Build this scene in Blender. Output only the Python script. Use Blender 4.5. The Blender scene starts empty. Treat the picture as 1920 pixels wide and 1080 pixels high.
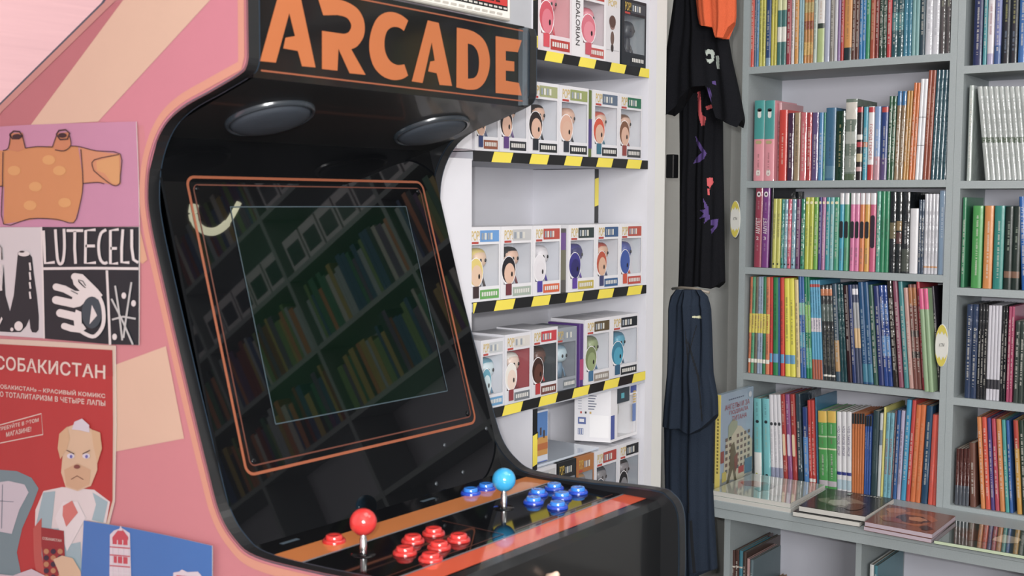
import bpy, math, random
import numpy as np
from mathutils import Vector, Matrix
from mathutils.geometry import tessellate_polygon
random.seed(7)
H = 1.45                      # height of the viewpoint above the floor; all z below are relative to it
SC = bpy.context.scene
COL = SC.collection

# ------------------------------------------------------------------ camera
YAW, PIT, ROL, FPX = 0.6492025, -0.0738903, 0.0042199, 2207.17
Fv = Vector((math.cos(YAW)*math.cos(PIT), math.sin(YAW)*math.cos(PIT), math.sin(PIT)))
R0 = Vector((math.sin(YAW), -math.cos(YAW), 0)); U0 = R0.cross(Fv)
Rv = R0*math.cos(ROL)+U0*math.sin(ROL); Uv = U0*math.cos(ROL)-R0*math.sin(ROL)
cam = bpy.data.cameras.new('camera'); cam.sensor_width = 36; cam.lens = FPX/1920*36
cam.clip_start = .02; cam.clip_end = 50
co = bpy.data.objects.new('camera', cam); COL.objects.link(co)
M = Matrix(((Rv.x, Uv.x, -Fv.x, 0), (Rv.y, Uv.y, -Fv.y, 0), (Rv.z, Uv.z, -Fv.z, H), (0, 0, 0, 1)))
co.matrix_world = M
SC.camera = co
cam.dof.use_dof = True; cam.dof.focus_distance = 3.1; cam.dof.aperture_fstop = 9

def ray(x, y): return Fv*FPX+Rv*(x-960)+Uv*(540-y)
def onx(x, y, X): r = ray(x, y); return r*(X/r.x)
def ony(x, y, Y): r = ray(x, y); return r*(Y/r.y)
def onz(x, y, Z): r = ray(x, y); return r*(Z/r.z)

# ------------------------------------------------------------------ materials
SAT = .86
def lin(c):
    c = c.lstrip('#'); v = [int(c[i:i+2], 16)/255 for i in (0, 2, 4)]
    v = [x/12.92 if x <= .04045 else ((x+.055)/1.055)**2.4 for x in v]; g = .3*v[0]+.59*v[1]+.11*v[2]
    return tuple(g+(x-g)*SAT for x in v)+(1,)
MATS = {}
def mat(c, rough=.5, metal=0, coat=0, bump=0, bscale=60, var=.06, trans=None, emit=0, spec=.5, vscale=14):
    key = (c, rough, metal, coat, bump, bscale, var, trans, emit, spec, vscale)
    if key in MATS: return MATS[key]
    m = bpy.data.materials.new('surface_'+c.strip('#')); m.use_nodes = True; MATS[key] = m
    nt = m.node_tree; b = nt.nodes['Principled BSDF']; L = nt.links.new
    b.inputs['Roughness'].default_value = rough; b.inputs['Metallic'].default_value = metal
    b.inputs['Coat Weight'].default_value = coat; b.inputs['Coat Roughness'].default_value = .06
    b.inputs['Specular IOR Level'].default_value = spec
    n = nt.nodes.new('ShaderNodeTexNoise'); n.inputs['Scale'].default_value = vscale; n.inputs['Detail'].default_value = 4
    tc = nt.nodes.new('ShaderNodeTexCoord'); L(tc.outputs['Object'], n.inputs['Vector'])
    mx = nt.nodes.new('ShaderNodeMix'); mx.data_type = 'RGBA'
    base = lin(c)
    mx.inputs[6].default_value = tuple(x*(1-var) for x in base[:3])+(1,)
    mx.inputs[7].default_value = tuple(min(1, x*(1+var)) for x in base[:3])+(1,)
    L(n.outputs['Fac'], mx.inputs[0]); L(mx.outputs[2], b.inputs['Base Color'])
    if bump:
        n2 = nt.nodes.new('ShaderNodeTexNoise'); n2.inputs['Scale'].default_value = bscale; n2.inputs['Detail'].default_value = 3
        L(tc.outputs['Object'], n2.inputs['Vector'])
        bp = nt.nodes.new('ShaderNodeBump'); bp.inputs['Strength'].default_value = bump; bp.inputs['Distance'].default_value = .004
        L(n2.outputs['Fac'], bp.inputs['Height']); L(bp.outputs['Normal'], b.inputs['Normal']); L(bp.outputs['Normal'], b.inputs['Coat Normal'])
    if emit:
        b.inputs['Emission Color'].default_value = base; b.inputs['Emission Strength'].default_value = emit
    if trans is not None:
        t = nt.nodes.new('ShaderNodeBsdfTransparent'); g = nt.nodes.new('ShaderNodeBsdfGlossy'); g.inputs['Roughness'].default_value = .04
        ms = nt.nodes.new('ShaderNodeMixShader'); lw = nt.nodes.new('ShaderNodeLayerWeight'); lw.inputs['Blend'].default_value = .5
        pw = nt.nodes.new('ShaderNodeMath'); pw.operation = 'POWER'; pw.inputs[1].default_value = 4; L(lw.outputs['Facing'], pw.inputs[0])
        fr = nt.nodes.new('ShaderNodeMath'); fr.operation = 'MULTIPLY_ADD'; fr.inputs[1].default_value = .6; fr.inputs[2].default_value = .05; L(pw.outputs[0], fr.inputs[0])
        t.inputs['Color'].default_value = tuple(1-(1-x)*.15 for x in base[:3])+(1,)
        if bump: L(bp.outputs['Normal'], g.inputs['Normal']); L(bp.outputs['Normal'], lw.inputs['Normal'])
        ms2 = nt.nodes.new('ShaderNodeMixShader'); ms2.inputs[0].default_value = trans
        L(t.outputs[0], ms2.inputs[1]); L(b.outputs[0], ms2.inputs[2])
        L(fr.outputs[0], ms.inputs[0]); L(ms2.outputs[0], ms.inputs[1]); L(g.outputs[0], ms.inputs[2])
        L(ms.outputs[0], nt.nodes['Material Output'].inputs['Surface'])
    return m
def ink(c): return mat(c, .55, var=.03)
def gloss(c): return mat(c, .32, coat=.25, bump=.12, bscale=30, var=.08)
def foil(c): return mat(c, .2, coat=.9, bump=.55, bscale=38, var=.2)
PAGE = '#b9b4a6'

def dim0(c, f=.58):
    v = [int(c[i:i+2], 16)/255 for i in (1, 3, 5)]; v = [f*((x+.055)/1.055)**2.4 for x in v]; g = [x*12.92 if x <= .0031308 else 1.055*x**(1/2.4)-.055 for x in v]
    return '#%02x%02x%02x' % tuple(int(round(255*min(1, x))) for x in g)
# ------------------------------------------------------------------ mesh builder
V = Vector
def T(a): return Vector(a)
class MB:
    def __init__(s): s.v = []; s.f = []; s.mi = []; s.m = []; s.sm = []
    def slot(s, m):
        if isinstance(m, str): m = ink(m)
        if m not in s.m: s.m.append(m)
        return s.m.index(m)
    def face(s, pts, m, smooth=False):
        k = len(s.v); s.v += [T(p) for p in pts]; s.f.append(list(range(k, k+len(pts)))); s.mi.append(s.slot(m)); s.sm.append(smooth); return s
    def grid(s, rows, m, smooth=True, closed=False, cap=False, mfn=None):
        k = len(s.v); n = len(rows[0]); i0 = s.slot(m)
        for r in rows: s.v += [T(p) for p in r]
        for a in range(len(rows)-1):
            for b in range(n if closed else n-1):
                c = (b+1) % n
                q = [k+a*n+b, k+a*n+c, k+(a+1)*n+c, k+(a+1)*n+b]
                s.f.append(q); s.sm.append(smooth)
                s.mi.append(s.slot(mfn((s.v[q[0]]+s.v[q[1]]+s.v[q[2]]+s.v[q[3]])/4)) if mfn else i0)
        if cap:
            s.f.append([k+i for i in range(n)][::-1]); s.mi.append(i0); s.sm.append(False)
            s.f.append([k+(len(rows)-1)*n+i for i in range(n)]); s.mi.append(i0); s.sm.append(False)
        return s
    def poly(s, pts, m, holes=()):
        loops = [[T(p) for p in pts]]+[[T(p) for p in h] for h in holes]
        k = len(s.v); fl = [p for l in loops for p in l]; s.v += fl; i = s.slot(m)
        for t in tessellate_polygon(loops):
            s.f.append([k+a for a in t]); s.mi.append(i); s.sm.append(False)
        return s
    def box(s, a, b, m, bev=0):
        x0, y0, z0 = [min(a[i], b[i]) for i in range(3)]; x1, y1, z1 = [max(a[i], b[i]) for i in range(3)]
        P = [(x0, y0, z0), (x1, y0, z0), (x1, y1, z0), (x0, y1, z0), (x0, y0, z1), (x1, y0, z1), (x1, y1, z1), (x0, y1, z1)]
        if bev:
            e = min(bev, (x1-x0)/2.1, (y1-y0)/2.1, (z1-z0)/2.1)
            def ring(z, i): return [(x0+i, y0+e+0, z), (x0+e+0, y0+i, z), (x1-e, y0+i, z), (x1-i, y0+e, z), (x1-i, y1-e, z), (x1-e, y1-i, z), (x0+e, y1-i, z), (x0+i, y1-e, z)]
            def ring2(z):  return [(x0+e, y0+e, z), (x0+e, y0+e, z), (x1-e, y0+e, z), (x1-e, y0+e, z), (x1-e, y1-e, z), (x1-e, y1-e, z), (x0+e, y1-e, z), (x0+e, y1-e, z)]
            s.grid([ring2(z0), ring(z0+e, 0), ring(z1-e, 0), ring2(z1)], m, smooth=False, closed=True, cap=True); return s
        for q in ((0, 3, 2, 1), (4, 5, 6, 7), (0, 1, 5, 4), (1, 2, 6, 5), (2, 3, 7, 6), (3, 0, 4, 7)):
            s.face([P[i] for i in q], m)
        return s
    def prism(s, poly, ax, d0, d1, m, mcap=None):
        """poly: 2D list in the plane normal to axis ax; extruded from d0 to d1"""
        def up(p, d): return [V((d, p[0], p[1])), V((p[0], d, p[1])), V((p[0], p[1], d))][ax]
        a = [up(p, d0) for p in poly]; b = [up(p, d1) for p in poly]
        s.poly(a, mcap or m); s.poly(b, mcap or m)
        for i in range(len(poly)):
            j = (i+1) % len(poly); s.face([a[i], a[j], b[j], b[i]], m)
        return s
    def tube(s, pts, r, m, n=10, cap=True):
        pts = [T(p) for p in pts]; rows = []
        for i, p in enumerate(pts):
            d = (pts[min(i+1, len(pts)-1)]-pts[max(i-1, 0)]).normalized()
            a = d.cross(V((0, 0, 1)) if abs(d.z) < .9 else V((1, 0, 0))).normalized(); b = d.cross(a)
            rr = r[i] if isinstance(r, (list, tuple)) else r
            rows.append([p+(a*math.cos(t)+b*math.sin(t))*rr for t in [2*math.pi*k/n for k in range(n)]])
        return s.grid(rows, m, closed=True, cap=cap)
    def lathe(s, prof, c, m, axis=(0, 0, 1), n=28):
        c = T(c); w = T(axis).normalized(); a = w.cross(V((0, 1, 0)) if abs(w.y) < .9 else V((1, 0, 0))).normalized(); b = w.cross(a)
        rows = [[c+w*h+(a*math.cos(t)+b*math.sin(t))*max(r, 1e-5) for t in [2*math.pi*k/n for k in range(n)]] for r, h in prof]
        return s.grid(rows, m, closed=True)
    def ball(s, c, r, m, n=28, sc=(1, 1, 1), e=1.0):
        c = T(c); rows = []
        def se(x): return math.copysign(abs(x)**e, x)
        for i in range(n//2+1):
            ph = -math.pi/2+math.pi*i/(n//2)
            rows.append([c+V((se(math.cos(ph))*se(math.cos(t))*r*sc[0], se(math.cos(ph))*se(math.sin(t))*r*sc[1], se(math.sin(ph))*r*sc[2])) for t in [2*math.pi*k/n for k in range(n)]])
        return s.grid(rows, m, closed=True)
    def text(s, body, m, bl, br, tl, tr=None, bold=0):
        """fit the outline of the text into the quad bl, br, tl, tr"""
        vs, fs = glyphs(body, bold); bl, br, tl = T(bl), T(br), T(tl); tr = T(tr) if tr is not None else br+tl-bl
        k = len(s.v); i = s.slot(m)
        for x, y in vs: s.v.append((bl*(1-x)+br*x)*(1-y)+(tl*(1-x)+tr*x)*y)
        for f in fs: s.f.append([k+a for a in f]); s.mi.append(i); s.sm.append(False)
        return s
    def build(s, name, parent=None, base=None):
        me = bpy.data.meshes.new(name)
        off = V((0, 0, 0))
        if parent is not None:
            off = T(parent['_o']) if '_o' in parent.keys() else V((0, 0, 0))
        elif base is None:
            xs = [p.x for p in s.v]; ys = [p.y for p in s.v]; zs = [p.z for p in s.v]
            off = V(((min(xs)+max(xs))/2, (min(ys)+max(ys))/2, min(zs)+H))
        else: off = V((base[0], base[1], base[2]+H))
        me.from_pydata([(p.x-off.x, p.y-off.y, p.z+H-off.z) for p in s.v], [], s.f)
        for m in s.m: me.materials.append(m)
        me.polygons.foreach_set('material_index', s.mi); me.polygons.foreach_set('use_smooth', s.sm)
        me.update()
        o = bpy.data.objects.new(name, me); COL.objects.link(o)
        if parent is not None: o.parent = parent; o['_o'] = tuple(off)
        else: o.location = off; o['_o'] = tuple(off)
        return o
GL = {}
def glyphs(body, bold=0):
    if (body, bold) in GL: return GL[(body, bold)]
    c = bpy.data.curves.new('t', 'FONT'); c.body = body; c.resolution_u = 3; c.offset = bold; c.space_character = 1+bold*2.5
    o = bpy.data.objects.new('t', c); COL.objects.link(o); bpy.context.view_layer.update()
    dg = bpy.context.evaluated_depsgraph_get(); me = o.evaluated_get(dg).to_mesh()
    vs = [(v.co.x, v.co.y) for v in me.vertices]; fs = [list(p.vertices) for p in me.polygons]
    x0 = min(v[0] for v in vs); x1 = max(v[0] for v in vs); y0 = min(v[1] for v in vs); y1 = max(v[1] for v in vs)
    vs = [((a-x0)/(x1-x0), (b-y0)/(y1-y0)) for a, b in vs]
    bpy.data.objects.remove(o); bpy.data.curves.remove(c)
    GL[(body, bold)] = (vs, fs); return GL[(body, bold)]

LABELS = {}
def tag(o, label, cat, group=None, kind=None):
    if label: o['label'] = label
    if cat: o['category'] = cat
    if group: o['group'] = group
    if kind: o['kind'] = kind
    if label: LABELS.setdefault(label, []).append(o)
    return o
def plabel(o, label): o['label'] = label; return o
def empty(name, base, label=None, cat=None, group=None):
    o = bpy.data.objects.new(name, None); COL.objects.link(o); o.empty_display_size = .05
    o.location = (base[0], base[1], base[2]+H); o['_o'] = tuple(o.location)
    return tag(o, label, cat, group) if label else o
def struct(name, mb): o = mb.build(name); o['kind'] = 'structure'; return o
def spline(pts, n=6, closed=False):
    P = [np.array(p, float) for p in pts]; out = []
    for i in range(len(P)-1):
        a = P[max(i-1, 0)]; b = P[i]; c = P[i+1]; d = P[min(i+2, len(P)-1)]
        for k in range(n):
            t = k/n
            out.append(tuple(.5*((2*b)+(c-a)*t+(2*a-5*b+4*c-d)*t*t+(-a+3*b-3*c+d)*t**3)))
    out.append(tuple(P[-1])); return out
def stroke(pts, w):
    """outline polygon of a 2D polyline of width w"""
    L, Rr = [], []
    for i, p in enumerate(pts):
        a = pts[max(i-1, 0)]; b = pts[min(i+1, len(pts)-1)]
        dx, dy = b[0]-a[0], b[1]-a[1]; d = math.hypot(dx, dy) or 1
        nx, ny = -dy/d*w/2, dx/d*w/2
        L.append((p[0]+nx, p[1]+ny)); Rr.append((p[0]-nx, p[1]-ny))
    return L, Rr

# ================================================================== ROOM
WB, WR = 1.93, 3.83          # back wall (toy shelves), right wall (bookcase)
CEIL = 1.75
PLASTER = mat('#c6c7c4', .85, bump=.2, bscale=90, var=.12, vscale=5)
m = MB().box((-2.4, -3, -H-.1), (WR+.1, WB+.1, -H), mat('#6e665c', .6, bump=.1, var=.15, vscale=6)); struct('floor', m)
m = MB().box((-2.4, -3, CEIL), (WR+.1, WB+.1, CEIL+.1), mat('#c9c8c4', .9)); struct('ceiling', m)
m = MB().box((1.9, WB, -H), (WR+.1, WB+.1, CEIL), PLASTER); struct('wall_back', m)
PINKWALL = mat('#cf9fa4', .7, bump=.06, bscale=3, var=.10, vscale=4)
nt = PINKWALL.node_tree
for nd in nt.nodes:
    if nd.type == 'TEX_NOISE' and abs(nd.inputs['Scale'].default_value-4) < .1:
        mp = nt.nodes.new('ShaderNodeMapping'); mp.inputs['Scale'].default_value = (1, 1, 30)
        nt.links.new(nd.inputs['Vector'].links[0].from_socket, mp.inputs['Vector']); nt.links.new(mp.outputs[0], nd.inputs['Vector'])
m = MB().box((-2.4, WB, -H), (1.9, WB+.1, CEIL), PINKWALL); struct('wall_back', m)
m = MB().box((WR, -3, -H), (WR+.1, WB, CEIL), PLASTER); struct('wall_right', m)
m = MB().box((-2.5, -3, -H), (-2.4, WB, CEIL), mat('#c4bfb8', .9)); struct('wall_left', m)
m = MB().box((-2.4, -3.1, -H), (WR, -3, CEIL), mat('#bdb8b0', .9)); struct('wall_front', m)

# ================================================================== ARCADE CABINET
X0, X1 = 1.0, 1.62
cab = empty('arcade_cabinet', (1.31, 1.4, -H), 'black arcade cabinet with pink and peach striped side, standing left of the toy shelves', 'arcade machine')
prof_a = [(1.86, -H), (1.86, .090), (1.771, .149), (1.63, .2143), (1.493, .278), (1.478, .289), (1.46, .292), (1.200, .292), (1.184, .288), (1.180, .275), (1.180, .180)]
curve = spline([(1.180, .180), (1.184, .169), (1.196, .160), (1.250, .142), (1.317, .121), (1.359, .095), (1.386, .052), (1.394, .003), (1.386, -.042), (1.366, -.103), (1.332, -.201), (1.299, -.293), (1.273, -.363), (1.250, -.418), (1.219, -.449), (1.177, -.464), (1.07, -.463), (.935, -.456), (.905, -.463), (.889, -.482), (.884, -.520), (.884, -.60), (.895, -.64), (.96, -.70)], 5)
PROF = prof_a[:-1]+curve+[(1.0, -.76), (1.0, -H)]
LAM = mat('#15171a', .42, coat=.15, var=.1)
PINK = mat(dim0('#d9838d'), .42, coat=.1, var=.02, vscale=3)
TMOLD = mat('#2a3a4a', .32, coat=.4, var=.05)
def side_panel(xo, xi, outer):
    mb = MB(); mb.poly([(xo, y, z) for y, z in PROF], outer); mb.poly([(xi, y, z) for y, z in PROF], LAM)
    for i in range(len(PROF)):
        a, b = PROF[i], PROF[(i+1) % len(PROF)]
        mb.face([(xo, *a), (xo, *b), (xi, *b), (xi, *a)], LAM)
    return mb
def S(x, y, k=1):
    """point on the outside of the cabinet's left side"""
    p = onx(x, y, X0); return V((X0-.0004*k, p.y, p.z))
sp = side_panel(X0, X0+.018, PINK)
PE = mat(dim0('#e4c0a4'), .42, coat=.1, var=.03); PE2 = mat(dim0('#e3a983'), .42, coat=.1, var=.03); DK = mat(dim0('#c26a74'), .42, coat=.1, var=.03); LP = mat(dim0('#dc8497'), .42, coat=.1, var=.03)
def sart(mb, pts, m, k): mb.poly([S(x, y, k) for x, y in pts], m)
# dark pink field at the upper left, light pink field towards the head, peach rays
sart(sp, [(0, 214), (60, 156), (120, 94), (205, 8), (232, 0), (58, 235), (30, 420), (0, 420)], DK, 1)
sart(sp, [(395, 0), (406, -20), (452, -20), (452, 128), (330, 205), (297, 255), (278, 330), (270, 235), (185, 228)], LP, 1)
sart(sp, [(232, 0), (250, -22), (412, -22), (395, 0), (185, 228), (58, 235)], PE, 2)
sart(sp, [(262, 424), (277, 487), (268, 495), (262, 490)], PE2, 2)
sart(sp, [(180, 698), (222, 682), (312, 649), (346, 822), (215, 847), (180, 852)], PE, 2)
# line that runs along the edge
ins = []
Q = PROF[1:]+[PROF[0]]
def offs(path, d):
    out = []
    for i, p in enumerate(path):
        a = path[max(i-1, 0)]; b = path[min(i+1, len(path)-1)]
        dx, dy = b[0]-a[0], b[1]-a[1]; l = math.hypot(dx, dy) or 1
        out.append((p[0]+dy/l*d, p[1]-dx/l*d))
    return out
edge = [(1.86, .090), (1.771, .149), (1.63, .2143), (1.493, .278), (1.46, .292), (1.20, .292)]
e1, e2 = offs(edge, .003), offs(edge, .014)
if e1[1][1] > edge[1][1]: e1, e2 = offs(edge, -.003), offs(edge, -.014)
for i in range(len(edge)-1): sp.face([(X0-.0012, *e1[i]), (X0-.0012, *e1[i+1]), (X0-.0012, *e2[i+1]), (X0-.0012, *e2[i])], mat(dim0('#cf8f86'), .45, var=.03))
fr = [(1.180, .290), (1.180, .230), (1.1805, .180), (1.190, .160)]+[c for c in curve if c[1] < .1455]
def inward(path, d):
    return offs(path, d)
f1, f2, f3, f4 = inward(fr, -.006), inward(fr, -.018), inward(fr, .006), inward(fr, .018)
# choose the side that lies inside the panel
ia, ib = (f1, f2) if f1[3][0] > fr[3][0] else (f3, f4)
for i in range(len(fr)-1): sp.face([(X0-.0012, *ia[i]), (X0-.0012, *ia[i+1]), (X0-.0012, *ib[i+1]), (X0-.0012, *ib[i])], mat(dim0('#e39c80'), .42, coat=.1, var=.03))
sp = sp.build('side_panel', cab); plabel(sp, 'pink and peach printed left side panel')
side_panel(X1, X1-.018, LAM).build('side_panel', cab)
def molding(xc):
    mb = MB(); rows = []
    path = PROF[1:-1]
    for i, p in enumerate(path):
        a = path[max(i-1, 0)]; b = path[min(i+1, len(path)-1)]
        dx, dy = b[0]-a[0], b[1]-a[1]; l = math.hypot(dx, dy) or 1
        n = (-dy/l, dx/l) if False else (dy/l, -dx/l)
        sgn = 1
        row = []
        for k in range(9):
            t = math.pi*k/8
            # bulge outwards
            row.append((xc-.0105*math.cos(t), p[0]-n[0]*.006*math.sin(t)*1.0, p[1]-n[1]*.006*math.sin(t)))
        rows.append(row)
    return mb.grid(rows, TMOLD)
molding(X0+.009).build('edge_trim', cab); molding(X1-.009).build('edge_trim', cab)
# --- screen panel
ACR = mat('#0b0c0e', .02, coat=0, var=.1, spec=.27)
A = V((0, 1.403, .088)); B = V((0, 1.233, -.478))
d = (B-A).normalized(); nrm = V((0, d.z, -d.y)); nrm = nrm if nrm.y < 0 else -nrm
def scr(x, t, k=0): p = A+(B-A)*t+nrm*.0004*k; return V((x, p.y, p.z))
mb = MB(); mb.poly([scr(X0+.018, 0), scr(X1-.018, 0), scr(X1-.018, 1), scr(X0+.018, 1)], ACR)
back = -nrm*.006
mb.poly([scr(X0+.018, 0)+back, scr(X1-.018, 0)+back, scr(X1-.018, 1)+back, scr(X0+.018, 1)+back], LAM)
def rrect(x0, x1, t0, t1, r, k):
    L = (B-A).length; out = []
    for cx, ct, a0 in ((x1-r, t0+r/L, -90), (x1-r, t1-r/L, 0), (x0+r, t1-r/L, 90), (x0+r, t0+r/L, 180)):
        for i in range(7):
            a = math.radians(a0+15*i); out.append(scr(cx+r*math.cos(a), ct+r*math.sin(a)/L, k))
    return out
def ringline(mb, x0, x1, t0, t1, r, w, m, k):
    L = (B-A).length
    o = rrect(x0, x1, t0, t1, r, k); i = rrect(x0+w, x1-w, t0+w/L, t1-w/L, max(r-w, .001), k)
    for a in range(len(o)): b = (a+1) % len(o); mb.face([o[a], o[b], i[b], i[a]], m)
COP = mat('#8a4727', .4, var=.05)
COP2 = mat('#5b2f22', .35, var=.05)
tz = lambda z: (z-.088)/(-.478-.088)
ringline(mb, 1.056, 1.564, tz(.034), tz(-.383), .016, .0042, COP, 1)
ringline(mb, 1.066, 1.554, tz(.022), tz(-.371), .010, .0022, COP2, 1)
panel = mb.build('screen_bezel', cab); plabel(panel, 'glossy black screen bezel with copper outline')
mb = MB(); GREEN = mat('#06130c', .02, var=.3, spec=.33)
mb.poly([scr(1.127, tz(-.012), 1), scr(1.505, tz(-.012), 1), scr(1.502, tz(-.320), 1), scr(1.127, tz(-.322), 1)], GREEN)
ringline(mb, 1.125, 1.507, tz(-.010), tz(-.322), .0015, .0016, mat('#3a4b54', .4), 2)
mb.build('monitor_glass', cab)
for x, z in ((1.074, .016), (1.546, .016), (1.074, -.364), (1.546, -.364)):
    p = scr(x, tz(z), 0); MB().lathe([(.0045, .0), (.0045, .0012), (.003, .0022), (0, .0024)], p, mat('#1a1c20', .25, metal=.6), nrm, 14).build('screw', cab)
for x, z in ((1.585, -.395), (1.47, -.405), (1.43, -.46), (1.50, -.474+.02)):
    p = scr(x, tz(z), 0); MB().lathe([(.0035, .0), (.0035, .0012), (0, .0018)], p, mat('#4a5056', .4, metal=.5), nrm, 12).build('screw', cab)
# --- speaker panel with two rings
C = V((0, 1.192, .157))
mb = MB(); mb.poly([(X0+.018, A.y, A.z), (X1-.018, A.y, A.z), (X1-.018, C.y, C.z), (X0+.018, C.y, C.z)], mat('#121417', .45, coat=.2))
mb.poly([(X0+.018, A.y, A.z+.02), (X1-.018, A.y, A.z+.02), (X1-.018, C.y, C.z+.02), (X0+.018, C.y, C.z+.02)], LAM)
mb.build('speaker_panel', cab)
e = (C-A).normalized(); ns = V((0, e.z, -e.y)); ns = ns if ns.z < 0 else -ns
for cx in (1.148, 1.500):
    c = V((cx, 1.309, A.z+(C.z-A.z)*(1.309-A.y)/(C.y-A.y)))
    mb = MB(); mb.lathe([(.066, 0), (.0655, .003), (.064, .0060), (.062, .0068), (.060, .0055), (.0585, .002)], c, mat('#2b333b', .26, coat=.5), ns, 48)
    s_ = mb.build('speaker', cab)
    mb = MB(); mb.lathe([(.059, .0012), (.056, .0075), (.048, .0115), (.03, .0150), (0, .0165)], c, mat('#333c47', .55, bump=.5, bscale=900), ns, 40); mb.build('speaker_grille', s_)
# --- marquee
mb = MB(); mb.box((X0+.018, 1.192, .157), (X1-.018, 1.24, .291), mat('#0c0d0f', .12, coat=.3))
YM = 1.192
def mq(x, y, k=1):
    p = ony(260+x/2.512, y/2.512, YM); return V((p.x, YM-.0005*k, p.z))
ORG = mat('#a8581f', .4, var=.04, coat=.2)
LET = [
 ([(570, 288), (660, -35), (757, -35), (832, 318), (768, 312), (748, 240), (680, 228), (690, 178), (735, 170), (708, 62), (645, 295)], []),
 ([(843, -8)]+spline([(930, -6), (985, 12), (1030, 42), (1056, 85), (1064, 132), (1056, 178), (1028, 218), (1000, 232)], 4)+[(1068, 353), (992, 345), (940, 230), (935, 333), (862, 325), (862, 145)]+spline([(950, 158), (970, 159), (990, 149), (1000, 122), (990, 96), (972, 80), (935, 71)], 4)+[(868, 72)], []),
 (spline([(1268, 97), (1240, 74), (1200, 58), (1160, 60), (1122, 86), (1097, 138), (1085, 200), (1089, 262), (1110, 320), (1150, 360), (1198, 377), (1240, 372), (1268, 356)], 4)+spline([(1250, 303), (1216, 306), (1182, 286), (1160, 242), (1157, 190), (1169, 147), (1194, 128), (1225, 130), (1248, 146)], 4), []),
 ([(1285, 383), (1360, 96), (1412, 108), (1475, 405), (1416, 400), (1402, 345), (1362, 336), (1372, 290), (1393, 286), (1379, 200), (1336, 391)], []),
 ([(1497, 130)]+spline([(1540, 137), (1580, 151), (1618, 180), (1641, 220), (1653, 280), (1647, 340), (1625, 392), (1590, 420), (1545, 422)], 4)+[(1495, 412)], [spline([(1549, 205), (1575, 215), (1595, 245), (1602, 290), (1597, 340), (1580, 366), (1550, 371)], 4)]),
 ([(1680, 170), (1803, 190), (1785, 246), (1728, 240), (1728, 285), (1768, 290), (1768, 336), (1728, 333), (1728, 380), (1790, 391), (1803, 450), (1680, 438)], [])]
for o, hs in LET: mb.poly([mq(x, y) for x, y in o], ORG, [[mq(x, y) for x, y in h] for h in hs])
for z in (.166, .282): mb.poly([(X0+.03, YM-.0005, z), (X1-.022, YM-.0005, z), (X1-.022, YM-.0005, z+.0022), (X0+.03, YM-.0005, z+.0022)], COP)
mq_o = mb.build('marquee', cab); plabel(mq_o, 'black marquee reading ARCADE in orange letters')
MB().box((X1-.0185, 1.183, .160), (X1-.0225, 1.192, .288), mat('#5a646c', .3, metal=.5)).build('panel_highlight_strip', cab)  # grey strip paints the flash highlight on the right panel's inner face
mb = MB(); mb.poly([(X0+.018, 1.24, .288), (X1-.018, 1.24, .288), (X1-.018, 1.46, .288), (X0+.018, 1.46, .288)], LAM)
mb.poly([(X0+.018, 1.46, .288), (X1-.018, 1.46, .288), (X1-.018, 1.85, .09), (X0+.018, 1.85, .09)], LAM)
mb.poly([(X0+.018, 1.85, .09), (X1-.018, 1.85, .09), (X1-.018, 1.85, -H+.02), (X0+.018, 1.85, -H+.02)], LAM); mb.build('back_panel', cab)
# --- control panel
ZD = -.4725
DECK = mat('#0c0d10', .04, var=.1, spec=.75)
mb = MB(); mb.box((X0+.018, .942, ZD-.012), (X1-.018, 1.245, ZD), DECK)
def dk(x0, x1, y0, y1, m, k=1): mb.poly([(x0, y0, ZD+.0003*k), (x1, y0, ZD+.0003*k), (x1, y1, ZD+.0003*k), (x0, y1, ZD+.0003*k)], m)
GOLD = mat('#c2702c', .10, var=.04, spec=.6); RED = mat('#d2502a', .06, var=.04, spec=.75); GREY = mat('#7d7f86', .2)
dk(X0+.018, X1-.018, 1.130, 1.183, GOLD); dk(X0+.018, X1-.018, 1.126, 1.130, GREY, 2)
dk(X0+.018, X1-.018, .945, .986, RED); dk(X0+.018, X1-.018, .986, .989, GREY, 2)
for xx, yy in ((1.09, 1.212), (1.38, 1.212)): dk(xx-.016, xx+.016, yy-.004, yy+.004, mat('#4a5a66', .3), 2)
for xx in (1.30, ): dk(xx, xx+.0015, 1.0, 1.115, COP2, 2)
dk(1.05, 1.30, 1.0, 1.0015, COP2, 2); dk(1.33, 1.59, 1.0, 1.0015, COP2, 2)
cp = mb.build('control_panel', cab); plabel(cp, 'glossy black control panel with orange and red stripes')
mb = MB(); mb.prism([(.942, ZD), (.955, ZD-.012), (.955, -.60), (1.03, -.66), (1.03, -.68), (.93, -.615), (.918, -.60), (.918, -.482), (.926, ZD)], 0, X0+.018, X1-.018, mat('#101215', .3, coat=.4)); mb.build('front_fascia', cab)
mb = MB(); mb.box((X0+.018, 1.03, -H+.05), (X1-.018, 1.05, -.66), LAM); mb.build('front_door', cab)
def joystick(x, y, col, word):
    mb = MB(); mb.lathe([(.0165, .0004), (.016, .0012), (.005, .0014)], (x, y, ZD), mat('#0c0d10', .08), n=32)
    j = mb.build('joystick', cab); plabel(j, word+' ball-top joystick')
    MB().lathe([(.0048, 0), (.0048, .020), (.0038, .021), (.0038, .0335)], (x, y, ZD+.002), mat('#d9dde0', .18, metal=1), n=20).build('shaft', j)
    MB().ball((x, y, ZD+.0445), .0182, mat(col, .16, coat=.6, var=.02), n=40).build('ball', j)
joystick(1.110, 1.090, '#d01f1c', 'red'); joystick(1.415, 1.088, '#0ea2dc', 'light blue')
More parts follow.
